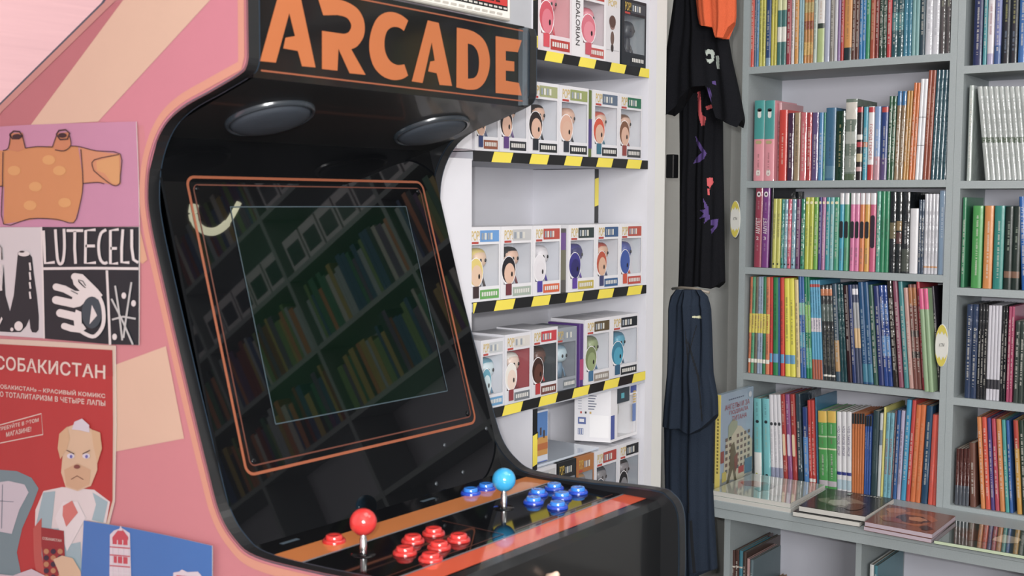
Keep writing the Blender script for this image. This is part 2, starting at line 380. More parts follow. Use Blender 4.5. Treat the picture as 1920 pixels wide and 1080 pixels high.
def button(x, y, col, dark, word):
    mb = MB(); G = mat(dark, .08, coat=.8, var=.02)
    mb.lathe([(.0165, .0003), (.0165, .002), (.0155, .0042), (.0135, .0055), (.012, .0048), (.0118, .003)], (x, y, ZD), G, n=32)
    b = mb.build('push_button', cab); plabel(b, word+' push button')
    MB().lathe([(.0116, .002), (.0116, .0085), (.0105, .0102), (.007, .0098), (0, .0092)], (x, y, ZD), mat(col, .07, coat=.9, var=.02), n=32).build('plunger', b)
for x, y in ((1.127, 1.163), (1.194, 1.077), (1.240, 1.079), (1.238, 1.031), (1.194, 1.029), (1.147, 1.049), (1.147, 1.003)): button(x, y, '#d8190f', '#b8140c', 'red')
for x, y in ((1.452, 1.184), (1.492, 1.184), (1.513, 1.094), (1.561, 1.096), (1.564, 1.051), (1.520, 1.052), (1.468, 1.070), (1.468, 1.024)): button(x, y, '#0b7ae0', '#0a3fb4', 'blue')
p = onx(1040, 1078, 1.31); q = ony(1040, 1076, .905)
mb = MB(); mb.tube([(q.x, .918, q.z-.006), (q.x, .908, q.z-.004), (q.x-.001, .900, q.z+.001), (q.x-.001, .899, q.z+.004)], [.004, .0048, .0045, .001], mat('#d8b7a0', .45), 14)
kn = mb.build('coin_return_knob', cab); plabel(kn, 'small cream knob')

# ================================================================== POSTERS ON THE CABINET SIDE
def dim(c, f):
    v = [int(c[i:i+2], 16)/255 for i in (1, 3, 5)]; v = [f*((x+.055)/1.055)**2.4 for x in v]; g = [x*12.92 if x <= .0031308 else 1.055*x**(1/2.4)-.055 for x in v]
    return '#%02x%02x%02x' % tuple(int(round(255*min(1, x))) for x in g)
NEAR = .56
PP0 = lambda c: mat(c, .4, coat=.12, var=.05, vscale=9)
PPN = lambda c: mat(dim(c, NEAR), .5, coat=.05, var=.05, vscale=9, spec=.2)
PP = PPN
KO = 0
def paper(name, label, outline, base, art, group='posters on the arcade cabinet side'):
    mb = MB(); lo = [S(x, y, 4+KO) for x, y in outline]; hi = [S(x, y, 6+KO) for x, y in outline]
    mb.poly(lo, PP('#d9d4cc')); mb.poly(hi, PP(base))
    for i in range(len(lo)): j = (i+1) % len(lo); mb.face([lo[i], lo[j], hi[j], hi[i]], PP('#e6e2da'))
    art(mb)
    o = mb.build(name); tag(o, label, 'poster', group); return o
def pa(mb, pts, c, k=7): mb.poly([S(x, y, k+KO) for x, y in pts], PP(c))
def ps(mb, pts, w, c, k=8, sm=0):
    if sm: pts = spline(pts, sm)
    L, Rr = stroke(pts, w)
    for i in range(len(L)-1): mb.face([S(*L[i], k+KO), S(*L[i+1], k+KO), S(*Rr[i+1], k+KO), S(*Rr[i], k+KO)], PP(c))
def pell(mb, cx, cy, rx, ry, c, k=8): pa(mb, [(cx+rx*math.cos(a), cy+ry*math.sin(a)) for a in [2*math.pi*i/20 for i in range(20)]], c, k)
def ptxt(mb, body, c, x0, x1, yb, yt, sl=0, k=8):
    """text from x0 to x1, baseline yb, cap height yt, sl = drop of the line to the right"""
    mb.text(body, PP(c), S(x0, yb, k+KO), S(x1, yb+sl, k+KO), S(x0, yt, k+KO), S(x1, yt+sl, k+KO), bold=.016)
h = lambda x, y: (x/2, y/2)          # coordinates read at double size
def art1(mb):
    body = [h(*p) for p in [(-60, 600), (-40, 560), (20, 565), (100, 555), (190, 548), (300, 550), (320, 690), (305, 770), (285, 835), (160, 818), (20, 840), (22, 700), (-60, 700)]]
    pa(mb, body, '#dd9456')
    for x, y in ((60, 640), (140, 700), (230, 640), (120, 770), (250, 760), (190, 600)): pell(mb, x/2, y/2, 12, 9, '#e9ab62', 8)
    pa(mb, [h(*p) for p in [(305, 550), (370, 568), (460, 578), (460, 690), (440, 697), (390, 684), (320, 688)]], '#e0966a', 8)
    pa(mb, [h(*p) for p in [(370, 605), (455, 580), (458, 690), (430, 690), (400, 650), (372, 640)]], '#e4a766', 9)
    pa(mb, [h(*p) for p in [(38, 560), (48, 500), (92, 498), (104, 556), (75, 570)]], '#d98a5c', 8)
    pa(mb, [h(*p) for p in [(205, 556), (222, 500), (268, 495), (272, 545), (240, 568)]], '#d98a5c', 8)
    for c in ([(45, 505), (60, 492), (82, 494), (92, 508), (80, 520), (55, 520), (45, 505)], [(220, 505), (230, 490), (255, 487), (270, 500), (262, 522), (235, 524), (220, 505)]):
        ps(mb, [h(*p) for p in c], 3, '#4a2c2c', 10)
    pell(mb, 37, 256, 9, 4.5, '#3a2028', 11); pell(mb, 122, 254, 8, 4.5, '#3a2028', 11)
    ink_ = '#4a2c34'
    for c in ([(20, 565), (40, 555), (48, 505)], [(92, 508), (104, 556)], [(104, 556), (150, 550), (205, 552)], [(205, 552), (220, 510)], [(270, 510), (275, 545), (250, 566), (215, 562)], [(275, 548), (305, 550), (370, 566), (460, 578), (460, 660), (456, 690), (430, 694), (372, 650), (358, 632), (362, 600), (455, 580)],
              [(312, 560), (320, 690), (308, 770), (285, 835), (220, 822), (120, 820), (22, 840), (18, 700), (20, 570)], [(320, 688), (375, 684), (400, 690)], [(-20, 690), (0, 698), (18, 698)]):
        ps(mb, [h(*p) for p in c], 1.8, ink_, 10, 3)
paper('wall_poster', 'lilac poster of an orange two-necked sweater, topmost on the cabinet side', [(-40, 240), (60, 234), (150, 231), (258, 228), (262, 330), (264, 424), (120, 426), (-40, 425)], '#d493b6', art1)
z4 = lambda x, y: (x/4.5, 420+y/4.5)
def art2(mb):
    W, Kk = '#ece8e8', '#1a2a32'
    pa(mb, [z4(*p) for p in [(362, 25), (1185, 25), (1185, 1020), (960, 1015), (388, 965)]], Kk)
    pa(mb, [z4(*p) for p in [(165, 240), (200, 225), (250, 235), (285, 280), (300, 420), (325, 600), (342, 780), (340, 890), (320, 915), (285, 912), (270, 880), (262, 800), (235, 860), (190, 910), (120, 912), (0, 905), (-150, 900), (-150, 600), (30, 560), (45, 340), (60, 600), (98, 735), (130, 600), (150, 400)]], Kk)
    pell(mb, *z4(175, 860), 8, 9, W, 9); pell(mb, *z4(118, 888), 3, 3.5, W, 9)
    pell(mb, *z4(220, 250), 11, 5, W, 9); pell(mb, *z4(205, 233), 5, 1.8, '#202428', 10)
    for a, b in ((325, 390), (405, 470), (490, 545), (570, 630)): ps(mb, [z4(268, a), z4(276, b)], 3.5, W, 9)
    ps(mb, [z4(5, 170), z4(30, 200), z4(35, 300)], 2.5, '#8a8a88', 9)
    for a, b in ((240, 300), (340, 400), (430, 480), (510, 560)): ps(mb, [z4(25, a), z4(32, b)], 2.6, W, 9)
    pa(mb, [z4(*p) for p in [(0, 850), (30, 780), (40, 800), (5, 870)]], W, 9)
    ps(mb, [z4(380, 376), z4(800, 372), z4(1185, 376)], 5, W, 8); ps(mb, [z4(918, 390), z4(932, 700), z4(945, 1018)], 4.5, W, 8)
    ps(mb, [z4(365, 25), z4(378, 500), z4(388, 965)], 3, W, 8)
    w = 5.2
    for st in ([(385, 55), (392, 200), (398, 330), (480, 322)], [(485, 45), (495, 200), (505, 300), (525, 338), (550, 310), (562, 200), (558, 40)], [(580, 55), (720, 55)], [(650, 60), (648, 200), (656, 335)],
               [(825, 48), (742, 55), (738, 330), (828, 325)], [(740, 185), (820, 185)], [(915, 48), (870, 80), (850, 180), (862, 290), (895, 330), (925, 322)], [(1020, 45), (950, 55), (950, 335), (1015, 330)], [(950, 205), (1005, 205)],
               [(1055, 45), (1045, 200), (1045, 322), (1110, 325)], [(1130, 45), (1130, 200), (1145, 300), (1185, 325)]): ps(mb, [z4(*p) for p in st], w, W, 9, 3 if len(st) > 4 and st[0][0] in (485, 915) else 0)
    # hand
    for hk, (st, ww) in enumerate((([(490, 530), (560, 548), (640, 590), (720, 600)], 13), ([(490, 640), (560, 655), (640, 672), (690, 660)], 15), ([(525, 750), (590, 765), (650, 780), (690, 790)], 15), ([(560, 860), (620, 880), (690, 890), (730, 860)], 12), ([(650, 445), (700, 450), (760, 510), (820, 570), (860, 620)], 14), ([(650, 450), (660, 500), (700, 540), (740, 570)], 10))):
        ps(mb, [z4(*p) for p in st], ww, W, 8+hk*.25); pell(mb, *z4(*st[0]), ww/2, ww/2, W, 8.12+hk*.25)
    pa(mb, [z4(*p) for p in [(640, 575), (700, 560), (760, 530), (850, 600), (760, 640), (700, 690), (640, 690), (625, 640)]], W, 9.7)
    pa(mb, [z4(*p) for p in [(660, 720), (705, 740), (710, 840), (690, 900), (650, 880), (640, 800)]], W, 9.75)
    ps(mb, [z4(*p) for p in [(850, 600), (890, 700), (890, 850), (820, 945), (740, 925), (690, 890)]], 7, W, 10.2, 4)
    pell(mb, *z4(795, 745), 19, 30, '#3c505a', 9.9); pa(mb, [z4(*p) for p in [(795, 680), (840, 770), (775, 845)]], W, 10.1)
    ps(mb, [z4(*p) for p in [(680, 470), (720, 480), (745, 520)]], 1.6, '#2b3337', 11); ps(mb, [z4(*p) for p in [(620, 560), (680, 590)]], 1.6, '#2b3337', 11)
    for hk, st in enumerate(([(990, 520), (1020, 720), (1050, 980)], [(1128, 490), (1090, 740), (1060, 960)], [(960, 630), (1060, 830), (1140, 1015)], [(965, 805), (1060, 780), (1165, 798)])): ps(mb, [z4(*p) for p in st], 3.4, '#cdd2d2', 9+hk*.3)
    for c in ((1063, 603), (1145, 668), (985, 950)): pell(mb, *z4(*c), 4.4, 6, W, 9)
paper('wall_poster', 'black and white comic poster with LUTECELL lettering and a white hand', [(-40, 426), (80, 426), (170, 426), (264, 425), (264, 540), (263, 647), (212, 645), (85, 634), (-40, 626)], '#dcdbe0', art2)
q2 = lambda x, y: (x/2, 540+y/2)
def art3(mb):
    W = '#eadbcf'
    pa(mb, [q2(*p) for p in [(-80, 205), (428, 232), (430, 500), (428, 795), (405, 880), (360, 860), (150, 1120), (-80, 1120)]], '#c42e2e')
    pa(mb, [q2(*p) for p in [(-80, 205), (428, 232), (430, 330), (-80, 300)]], '#b82c30', 7.5)
    ptxt(mb, 'СОБАКИСТАН', W, -5, 201, 692, 666, 18.5)
    ptxt(mb, '«СОБАКИСТАН» – КРАСИВЫЙ КОМИКС', W, -8, 201, 727, 717, 19)
    ptxt(mb, 'ПРО ТОТАЛИТАРИЗМ В ЧЕТЫРЕ ЛАПЫ', W, -10, 201, 742, 732, 19)
    ps(mb, [(-10, 800), (81, 775), (84, 814), (-10, 833)], 1.8, W, 8)
    ptxt(mb, 'ТРЕБУЙТЕ В ЭТОМ', W, 1, 76, 808, 799, -18); ptxt(mb, 'МАГАЗИНЕ!', W, 15, 62, 819, 810, -11)
    # chair
    pa(mb, [q2(*p) for p in [(-60, 690), (0, 680), (70, 685), (125, 710), (152, 750), (130, 810), (90, 900), (70, 990), (90, 1090), (-60, 1090)]], '#7897a2', 8)
    pa(mb, [q2(*p) for p in [(-60, 735), (40, 722), (100, 735), (115, 765), (80, 830), (52, 920), (-60, 900)]], '#d3cfdc', 9)
    ps(mb, [q2(18, 735), q2(14, 900)], 1.4, '#7d8a9a', 10); ps(mb, [q2(-20, 795), q2(60, 800)], 1.2, '#7d8a9a', 10)
    # sitting dog in a jacket
    pa(mb, [q2(*p) for p in [(140, 830), (170, 760), (240, 745), (360, 755), (420, 800), (405, 880), (330, 870), (320, 1100), (150, 1100), (135, 980)]], '#e7dfe2', 8)
    pa(mb, [q2(*p) for p in [(170, 765), (215, 760), (200, 900), (250, 900), (260, 960), (310, 950), (318, 1100), (150, 1100), (140, 900)]], '#9fc0cc', 9)
    pa(mb, [q2(*p) for p in [(355, 765), (412, 800), (395, 878), (352, 868), (368, 810)]], '#9fc0cc', 9)
    pa(mb, [q2(*p) for p in [(245, 800), (300, 800), (330, 860), (260, 985), (215, 860)]], '#ece6ea', 10)
    pa(mb, [q2(*p) for p in [(246, 815), (280, 795), (302, 840), (258, 893), (244, 850)]], '#df7a72', 11)
    pa(mb, [q2(*p) for p in [(133, 900), (165, 860), (165, 1000), (185, 1100), (150, 1100), (136, 1010)]], '#c9574e', 10)
    fur = '#e3c3a0'
    pa(mb, [q2(*p) for p in [(262, 520), (310, 502), (352, 528), (372, 600), (374, 680), (350, 740), (300, 760), (255, 745), (238, 690), (246, 600)]], fur, 10)
    pa(mb, [q2(*p) for p in [(262, 518), (232, 545), (226, 600), (236, 640), (262, 600), (272, 560)]], '#ddb88c', 11)
    pa(mb, [q2(*p) for p in [(352, 528), (385, 540), (392, 600), (375, 655), (360, 590)]], '#ddb88c', 11)
    pa(mb, [q2(*p) for p in [(280, 528), (290, 500), (318, 488), (345, 512), (346, 540), (310, 532)]], '#dcd8e6', 12)
    pa(mb, [q2(*p) for p in [(250, 680), (300, 655), (350, 680), (345, 735), (300, 755), (258, 740)]], '#d9b08a', 11)
    for x in (276, 334): pell(mb, *q2(x, 628), 7, 5, '#e4e0ee', 12); pell(mb, *q2(x+2, 630), 2.6, 3.2, '#6a6cc0', 13)
    ps(mb, [q2(262, 606), q2(290, 620)], 1.8, '#5a4540', 14); ps(mb, [q2(350, 606), q2(322, 620)], 1.8, '#5a4540', 14)
    pell(mb, *q2(300, 668), 6, 4, '#8a4b42', 13); ps(mb, [q2(278, 715), q2(300, 702), q2(324, 716)], 1.4, '#7a4a3e', 13)
    # book in the paw
    pa(mb, [q2(*p) for p in [(165, 895), (250, 908), (258, 1110), (180, 1110), (166, 960)]], '#a3282c', 12)
    ptxt(mb, 'СОБАКИСТАН', W, 85, 121, 1010, 1005, 5, 13)
    for i in range(5):
        for j in range(3): pell(mb, *q2(185+j*26, 985+i*24), 5, 5, '#3a2c44' if (i+j) % 2 else '#c78a5c', 13)
    pa(mb, [q2(*p) for p in [(212, 1015), (245, 1000), (285, 1010), (315, 1060), (318, 1110), (240, 1110), (232, 1060)]], fur, 14)
    pa(mb, [q2(*p) for p in [(-80, 1060), (60, 1075), (130, 1050), (180, 1075), (180, 1120), (-80, 1120)]], '#d8c9d6', 14)
paper('wall_poster', 'red СОБАКИСТАН poster with a dog in a jacket sitting by a chair', [(-40, 633), (85, 639), (219, 648), (220, 800), (217, 940), (207, 981), (190, 1110), (-40, 1110)], '#e3cdbb', art3)
KO = 12
def art4(mb):
    for c, pts in (('#e6dbe6', [(430, 920), (445, 905), (475, 895), (505, 915), (510, 1090), (428, 1090)]), ('#d5485a', [(440, 930), (460, 905), (478, 900), (500, 930), (498, 960), (440, 955)]), ('#d5485a', [(445, 1000), (500, 1005), (498, 1030), (445, 1025)])):
        pa(mb, [q2(*p) for p in pts], c, 8 if c[1] == 'e' else 9)
    for x in (440, 460, 480, 500): ps(mb, [q2(x, 940), q2(x, 1085)], 1.6, '#e9e4ec', 10)
    for y in (965, 995, 1035, 1060): ps(mb, [q2(432, y), q2(508, y+6)], 2, '#d5485a' if y % 2 else '#e9e4ec', 11)
    pa(mb, [q2(*p) for p in [(465, 905), (472, 885), (480, 905)]], '#e6dbe6', 10)
    pa(mb, [q2(*p) for p in [(665, 1100), (668, 1062), (690, 1058), (700, 1050), (720, 1060), (760, 1058), (775, 1075), (775, 1100)]], '#e6dbe6', 8)
    ps(mb, [q2(680, 1075), q2(765, 1085)], 4, '#d5485a', 9)
paper('wall_poster', 'blue poster with a small red and white tower, lowest on the cabinet side', [q2(*p) for p in [(330, 868), (500, 895), (650, 925), (812, 962), (812, 1100), (318, 1100)]], '#3f7fd0', art4)
for x, y in ((248, 228), (262, 642)): pass

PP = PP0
# ================================================================== TOY SHELVES (hazard tape)
YF = 1.553
WHT = mat('#d4d4dc', .55, bump=.05, var=.06, vscale=8)
shelf = empty('display_shelving', (2.27, 1.72, -H), 'white toy display shelving edged with black and yellow hazard tape', 'shelving')
BX = 1.86
MB().box((1.655, BX, -H), (2.655, BX+.02, 1.2), WHT).build('back_panel', shelf)
MB().box((2.617, YF, -H), (2.655, BX, 1.2), WHT).build('side_panel', shelf)
o = MB().box((1.70, YF+.002, -H), (1.909, YF+.02, .087), WHT).box((1.86, YF+.002, .107), (1.909, YF+.02, .32), WHT).build('front_panel', shelf)
MB().box((1.892, YF+.02, -H), (1.910, BX, .087), WHT).build('side_panel', shelf)
MB().box((1.905, YF+.004, .335), (2.125, YF+.022, 1.2), mat('#a9abb2', .6)).build('front_panel', shelf)
MB().box((2.105, YF+.022, .335), (2.123, BX, 1.2), WHT).build('side_panel', shelf)
TY = mat('#e8d400', .35, coat=.2, var=.05); TB = mat('#131313', .35, coat=.2)
def htape(xa, xb, z0, z1a, dz=0, ph=0, y=YF):
    """strip along x: height .022, z falls by dz over its length"""
    mb = MB(); p = .135; hgt = .022; yy = y-.0012
    def P(x, t): zz = z0+dz*(x-xa)/(xb-xa); return (min(max(x, xa), xb), yy, zz+hgt*t)
    mb.poly([P(xa, 0), P(xb, 0), P(xb, 1), P(xa, 1)], TB); 
    k = -2; x = xa-p*2+ph
    while x < xb:
        a, b = x, x+p*.5
        if b > xa and a < xb-.002:
            q = [(a-.005, 0), (b-.005, 0), (b+.005, 1), (a+.005, 1)]
            mb.poly([(min(max(u, xa), xb), yy-.0004, P(u, t)[2]) for u, t in q], TY)
        x += p
    mb.poly([(xa, y, z0), (xb, y, z0+dz), (xb, y, z0+dz+hgt), (xa, y, z0+hgt)], TB)
    return mb
SH = [(1.895, 2.617, .313, 0, 2.165-1.895), (1.910, 2.617, .082, 0, .065), (1.910, 2.617, -.236, 0, .075), (1.910, 2.617, -.470, .010, .105)]
for xa, xb, z0, dz, ph in SH:
    s_ = MB().box((xa, YF, z0+.002), (xb, BX, z0+.020), mat('#b4b8c2', .5)).build('shelf_board', shelf)
    htape(xa, xb, z0, 0, dz, ph).build('hazard_tape', s_)
s_ = MB().box((1.910, YF, -.800), (2.617, BX, -.785), WHT).build('shelf_board', shelf)
def vtape(x, z0, z1, y, ph):
    mb = MB(); mb.box((x-.009, y, z0), (x+.009, BX, z1), WHT); b = mb.build('divider', shelf)
    mb = MB(); yy = y-.0012; mb.poly([(x-.009, yy, z0), (x+.009, yy, z0), (x+.009, yy, z1), (x-.009, yy, z1)], TB)
    z = z0-.2+ph
    while z < z1:
        a, c = max(z, z0), min(z+.075, z1)
        if c > a: mb.poly([(x-.009, yy-.0004, a), (x+.009, yy-.0004, a+.004 if a+.004 < c else a), (x+.009, yy-.0004, c), (x-.009, yy-.0004, max(c-.004, a))], TY)
        z += .15
    mb.build('hazard_tape', b)
vtape(ony(1118, 350, YF+.112).x, -.214, .082, YF+.112, .10); vtape(2.128, .335, .70, YF+.001, .155); vtape(2.136, -.612, -.470, YF+.002, .06)
tag(MB().box((2.658, 1.56, -H), (2.722, 1.60, 1.2), mat('#d9d9d6', .45, var=.03), .004).build('door_frame_post'), 'white upright post between the toy shelves and the hanging clothes', 'post')
# framed notice above the machine
mb = MB(); yq = YF-.010
def nq(x, y, k=0): p = ony(260+x/2.512, y/2.512, yq); return V((p.x, yq-.0005*k, p.z))
def quad(mb, a, b, zb, zt, m, k): mb.poly([(a, yq-.0005*k, zb), (b, yq-.0005*k, zb), (b, yq-.0005*k, zt), (a, yq-.0005*k, zt)], m)
xr = nq(1752, 100).x; zb = nq(1752, 100).z; xl = 1.62
mb.box((xl, yq, zb), (xr, YF+.004, zb+.42), mat('#b9b6ad', .5), .002)
quad(mb, xl+.004, xr-.004, zb+.005, zb+.415, PP('#e6e2da'), 1)
quad(mb, xl+.010, xr-.012, zb+.019, zb+.40, PP('#17171a'), 2); quad(mb, xl+.012, xr-.014, zb+.029, zb+.395, PP('#c9251f'), 3)
for i in range(22): a = xl+.03+i*.0165; quad(mb, a, a+.012, zb+.0215, zb+.0255, PP('#c6c2bc'), 4)
for i in range(16): a = xl+.05+i*.02; quad(mb, a, a+.015, zb+.034, zb+.038, PP('#3a1210'), 4)
for i in range(14): a = xl+.03+i*.025; quad(mb, a, a+.018, zb+.009, zb+.013, PP('#b9b4ab'), 4)
tag(mb.build('framed_poster'), 'white framed red and black poster hanging behind the ARCADE marquee', 'poster')

# ------------------------------------------------------------------ boxed figures
CLEAR = mat('#ffffff', .05, trans=.03, bump=.12, bscale=14)
POPY = '#c9a93a'
def toybox(xl, xr, z0, hgt, label, header='#2f5fa8', strip='#3a3a3a', frame='#d6d4da', skin='#d8a988', hair='#3a2620', cloth='#7a2d3a', dep=.10, yf=YF+.004, art=True, inner='#d4d7e0', htxt=None, figure=True, spine=None, lean=0, figlabel=None, group='boxed figurines on the toy shelves', tint=None, word='POP!'):
    root = empty('toy_box', ((xl+xr)/2, yf+dep/2, z0), label, 'toy box', group)
    mb = MB(); F = mat(frame, .4, coat=.2, var=.04); I = mat(inner, .5)
    w = xr-xl; zt = z0+hgt; fl = xl+w*.085; fr = xr-w*.055; fz0 = z0+hgt*.20; fz1 = zt-hgt*.235
    if spine: fl = xl+w*.33
    yb = yf+dep
    # shell, open at the window
    mb.poly([(xl, yf, z0), (xr, yf, z0), (xr, yf, zt), (xl, yf, zt)], F, [[(fl, yf, fz0), (fr, yf, fz0), (fr, yf, fz1), (fl, yf, fz1)]])
    for q in ([(xl, yf, z0), (xl, yb, z0), (xl, yb, zt), (xl, yf, zt)], [(xr, yf, z0), (xr, yb, z0), (xr, yb, zt), (xr, yf, zt)], [(xl, yf, zt), (xr, yf, zt), (xr, yb, zt), (xl, yb, zt)], [(xl, yf, z0), (xr, yf, z0), (xr, yb, z0), (xl, yb, z0)], [(xl, yb, z0), (xr, yb, z0), (xr, yb, zt), (xl, yb, zt)]): mb.face(q, F)
    e = .002; yB = yb; yb = yf+.058
    for q in ([(xl+e, yf+e, z0+e), (xl+e, yb-e, z0+e), (xl+e, yb-e, zt-e), (xl+e, yf+e, zt-e)], [(xr-e, yf+e, z0+e), (xr-e, yb-e, z0+e), (xr-e, yb-e, zt-e), (xr-e, yf+e, zt-e)], [(xl+e, yb-e, z0+e), (xr-e, yb-e, z0+e), (xr-e, yb-e, zt-e), (xl+e, yb-e, zt-e)], [(xl+e, yf+e, z0+e), (xr-e, yf+e, z0+e), (xr-e, yb-e, z0+e), (xl+e, yb-e, z0+e)], [(xl+e, yf+e, fz1+.012), (xr-e, yf+e, fz1+.012), (xr-e, yb-e, fz1+.012), (xl+e, yb-e, fz1+.012)]): mb.face(q, I)
    def r(a, b, c, d_, col, k=1): yy = yf-.0004*k; mb.poly([(xl+w*a, yy, z0+hgt*c), (xl+w*b, yy, z0+hgt*c), (xl+w*b, yy, z0+hgt*d_), (xl+w*a, yy, z0+hgt*d_)], PP(col))
    def el(cx, cz, rx, rz, col, k=2): yy = yf-.0004*k; mb.poly([(xl+w*(cx+rx*math.cos(a)), yy, z0+hgt*(cz+rz*math.sin(a))) for a in [2*math.pi*i/18 for i in range(18)]], PP(col))
    def tx(body, a, b, c, d_, col, k=2): yy = yf-.0004*k; mb.text(body, PP(col), (xl+w*a, yy, z0+hgt*c), (xl+w*b, yy, z0+hgt*c), (xl+w*a, yy, z0+hgt*d_))
    s0 = .33 if spine else .09
    r(s0+.30*(1-s0), .95, .80, .955, header); tx(word, s0+.01, s0+.30*(1-s0)-.02, .82, .95, POPY, 3); r(s0+.01, s0+.25*(1-s0), .775, .805, '#b23b32', 1)
    if htxt: tx(htxt, s0+.34*(1-s0), .92, .835, .92, '#d8d6cc', 3)
    else:
        for i in range(4): r(s0+.34*(1-s0)+.10*i*(1-s0), s0+.41*(1-s0)+.10*i*(1-s0), .83, .92, '#cfcdc4' if i % 2 else '#8f98a4', 3)
    r(s0+.30*(1-s0), .95, .03, .155, strip)
    for i in range(7): r(s0+.35*(1-s0)+.078*i*(1-s0), s0+.405*(1-s0)+.078*i*(1-s0), .068, .125, '#d2d0cc', 3)
    if art:   # a plain drawn doll bust at the lower left of the box front
        cx = s0+.14
        el(cx, .39, .23, .205, '#e6e4e8', 2); el(cx, .40, .21, .185, hair, 3); el(cx+.02, .35, .165, .145, skin, 4)
        el(cx+.09, .34, .028, .035, '#191516', 5); r(cx-.09, cx+.09, .05, .21, cloth, 4)
    if spine:
        yy = yf-.0012; mb.text(spine, PP('#26211f'), (xl+w*.10, yy, zt-hgt*.05), (xl+w*.10, yy, z0+hgt*.15), (xl+w*.22, yy, zt-hgt*.05))
    c = mb.build('carton', root)
    mb = MB(); mb.poly([(fl-.001, yf+.0012, fz0), (fr+.001, yf+.0012, fz0), (fr+.001, yf+.0012, fz1), (fl-.001, yf+.0012, fz1)], CLEAR if not tint else tint); mb.build('window', root)
    if figure:
        fx = (fl+fr)/2+.008; fy = yf+.029; b0 = z0+.004; s = min((fr-fl)*.42, hgt*.20, .027)
        g = empty('figurine', (fx, fy, b0), figlabel or ('doll in the '+(label if len(label.split()) < 14 else label.replace(' figurine box with', ' box with').replace('at the ', '').replace('figurine box', 'box').replace(' and ', ', '))), 'figurine', 'figurines inside their boxes')
        HC, SK, CL = mat(hair, .4), mat(skin, .4), mat(cloth, .45)
        top = fz1-.012; hz = top-s*.75
        MB().ball((fx, fy, hz), s*.78, SK, 20, (1, .85, .9), .75).build('head', g)
        mb = MB(); mb.ball((fx+.001, fy+s*.12, hz+s*.14), s*.84, HC, 20, (1, .82, .88), .8); mb.build('hair', g)
        for sx in (-1, 1):
            MB().ball((fx+sx*s*.30, fy-s*.66, hz-s*.08), s*.13, mat('#0d0c0d', .15, coat=.5), 12, (1, .4, 1.2)).build('eye', g)
        by = hz-s*.62; lz = b0+hgt*.10
        MB().lathe([(s*.18, 0), (s*.34, -.004), (s*.36, -(by-lz)*.5), (s*.30, -(by-lz)), (0, -(by-lz))], (fx, fy, by), CL, n=18).build('body', g)
        for sx in (-1, 1):
            MB().lathe([(0, lz-b0+.004), (s*.15, lz-b0), (s*.14, .006), (s*.19, .003), (s*.19, 0), (0, 0)], (fx+sx*s*.17, fy-.002, b0), mat('#2a2730', .5), n=14).build('leg', g)
            MB().tube([(fx+sx*s*.30, fy, by-.008), (fx+sx*s*.50, fy-.004, by-(by-lz)*.45), (fx+sx*s*.46, fy-.012, by-(by-lz)*.8)], s*.10, CL, 8).build('arm', g)
    return root
X = lambda px, y=450: ony(px, y, YF).x
Z = lambda px, y: ony(px, y, YF).z
HB = .162
# top visible shelf
zr = .3355
toybox(X(1012, 60), X(1074, 60), zr, .19, 'red and pink boxed figurine at the left end of the top toy shelf', '#b4525e', '#b03028', '#d8c9cf', '#d66f80', '#c9485a', '#cf4050', inner='#e0a0a8')
toybox(X(1075, 60), X(1138, 60), zr, .175, 'white figurine box with MANDALORIAN down its edge, top toy shelf', '#b03a34', '#b8443c', '#d9d6da', '#dc8090', '#cf6678', '#c04858', spine='MANDALORIAN', inner='#cfc2c8')
# box turned sideways
b = empty('toy_box', (X(1153), YF+.05, zr), 'white figurine box turned edge-on, top toy shelf left of the black box', 'toy box', 'boxed figurines on the toy shelves')
mb = MB(); xa, xb = X(1139, 60), X(1167, 60); mb.box((xa, YF+.006, zr), (xb, YF+.12, zr+.165), mat('#cfccd0', .4, coat=.2), .0015)
def rr(mb, a, b_, z0_, z1_, c, k=1, y=YF+.006): mb.poly([(a, y-.0004*k, z0_), (b_, y-.0004*k, z0_), (b_, y-.0004*k, z1_), (a, y-.0004*k, z1_)], PP(c))
mb.text('POP!', PP(POPY), (xa+.012, YF+.005, zr+.135), (xb-.018, YF+.005, zr+.135), (xa+.012, YF+.005, zr+.150))
for (cx, cz, rx, rz, c) in ((.45, .60, .22, .09, '#5a4038'), (.45, .55, .17, .07, '#8a6a62'), (.45, .36, .12, .10, '#6a5248'), (.45, .22, .09, .06, '#3d3230')):
    mb.poly([(xa+(xb-xa)*(cx+rx*math.cos(t)), YF+.0052-.0003*cz, zr+.165*(cz+rz*math.sin(t))) for t in [2*math.pi*i/16 for i in range(16)]], PP(c))
rr(mb, xa+.005, xb-.005, zr+.030, zr+.031, '#8d8a90')
mb.build('carton', b)
toybox(X(1169, 60), X(1214, 60), zr, .163, 'black figurine box at the right end of the top toy shelf', '#3c444c', '#22262a', '#23282e', '#2a3036', '#1b2026', '#20262c', inner='#8f979e', art=False)
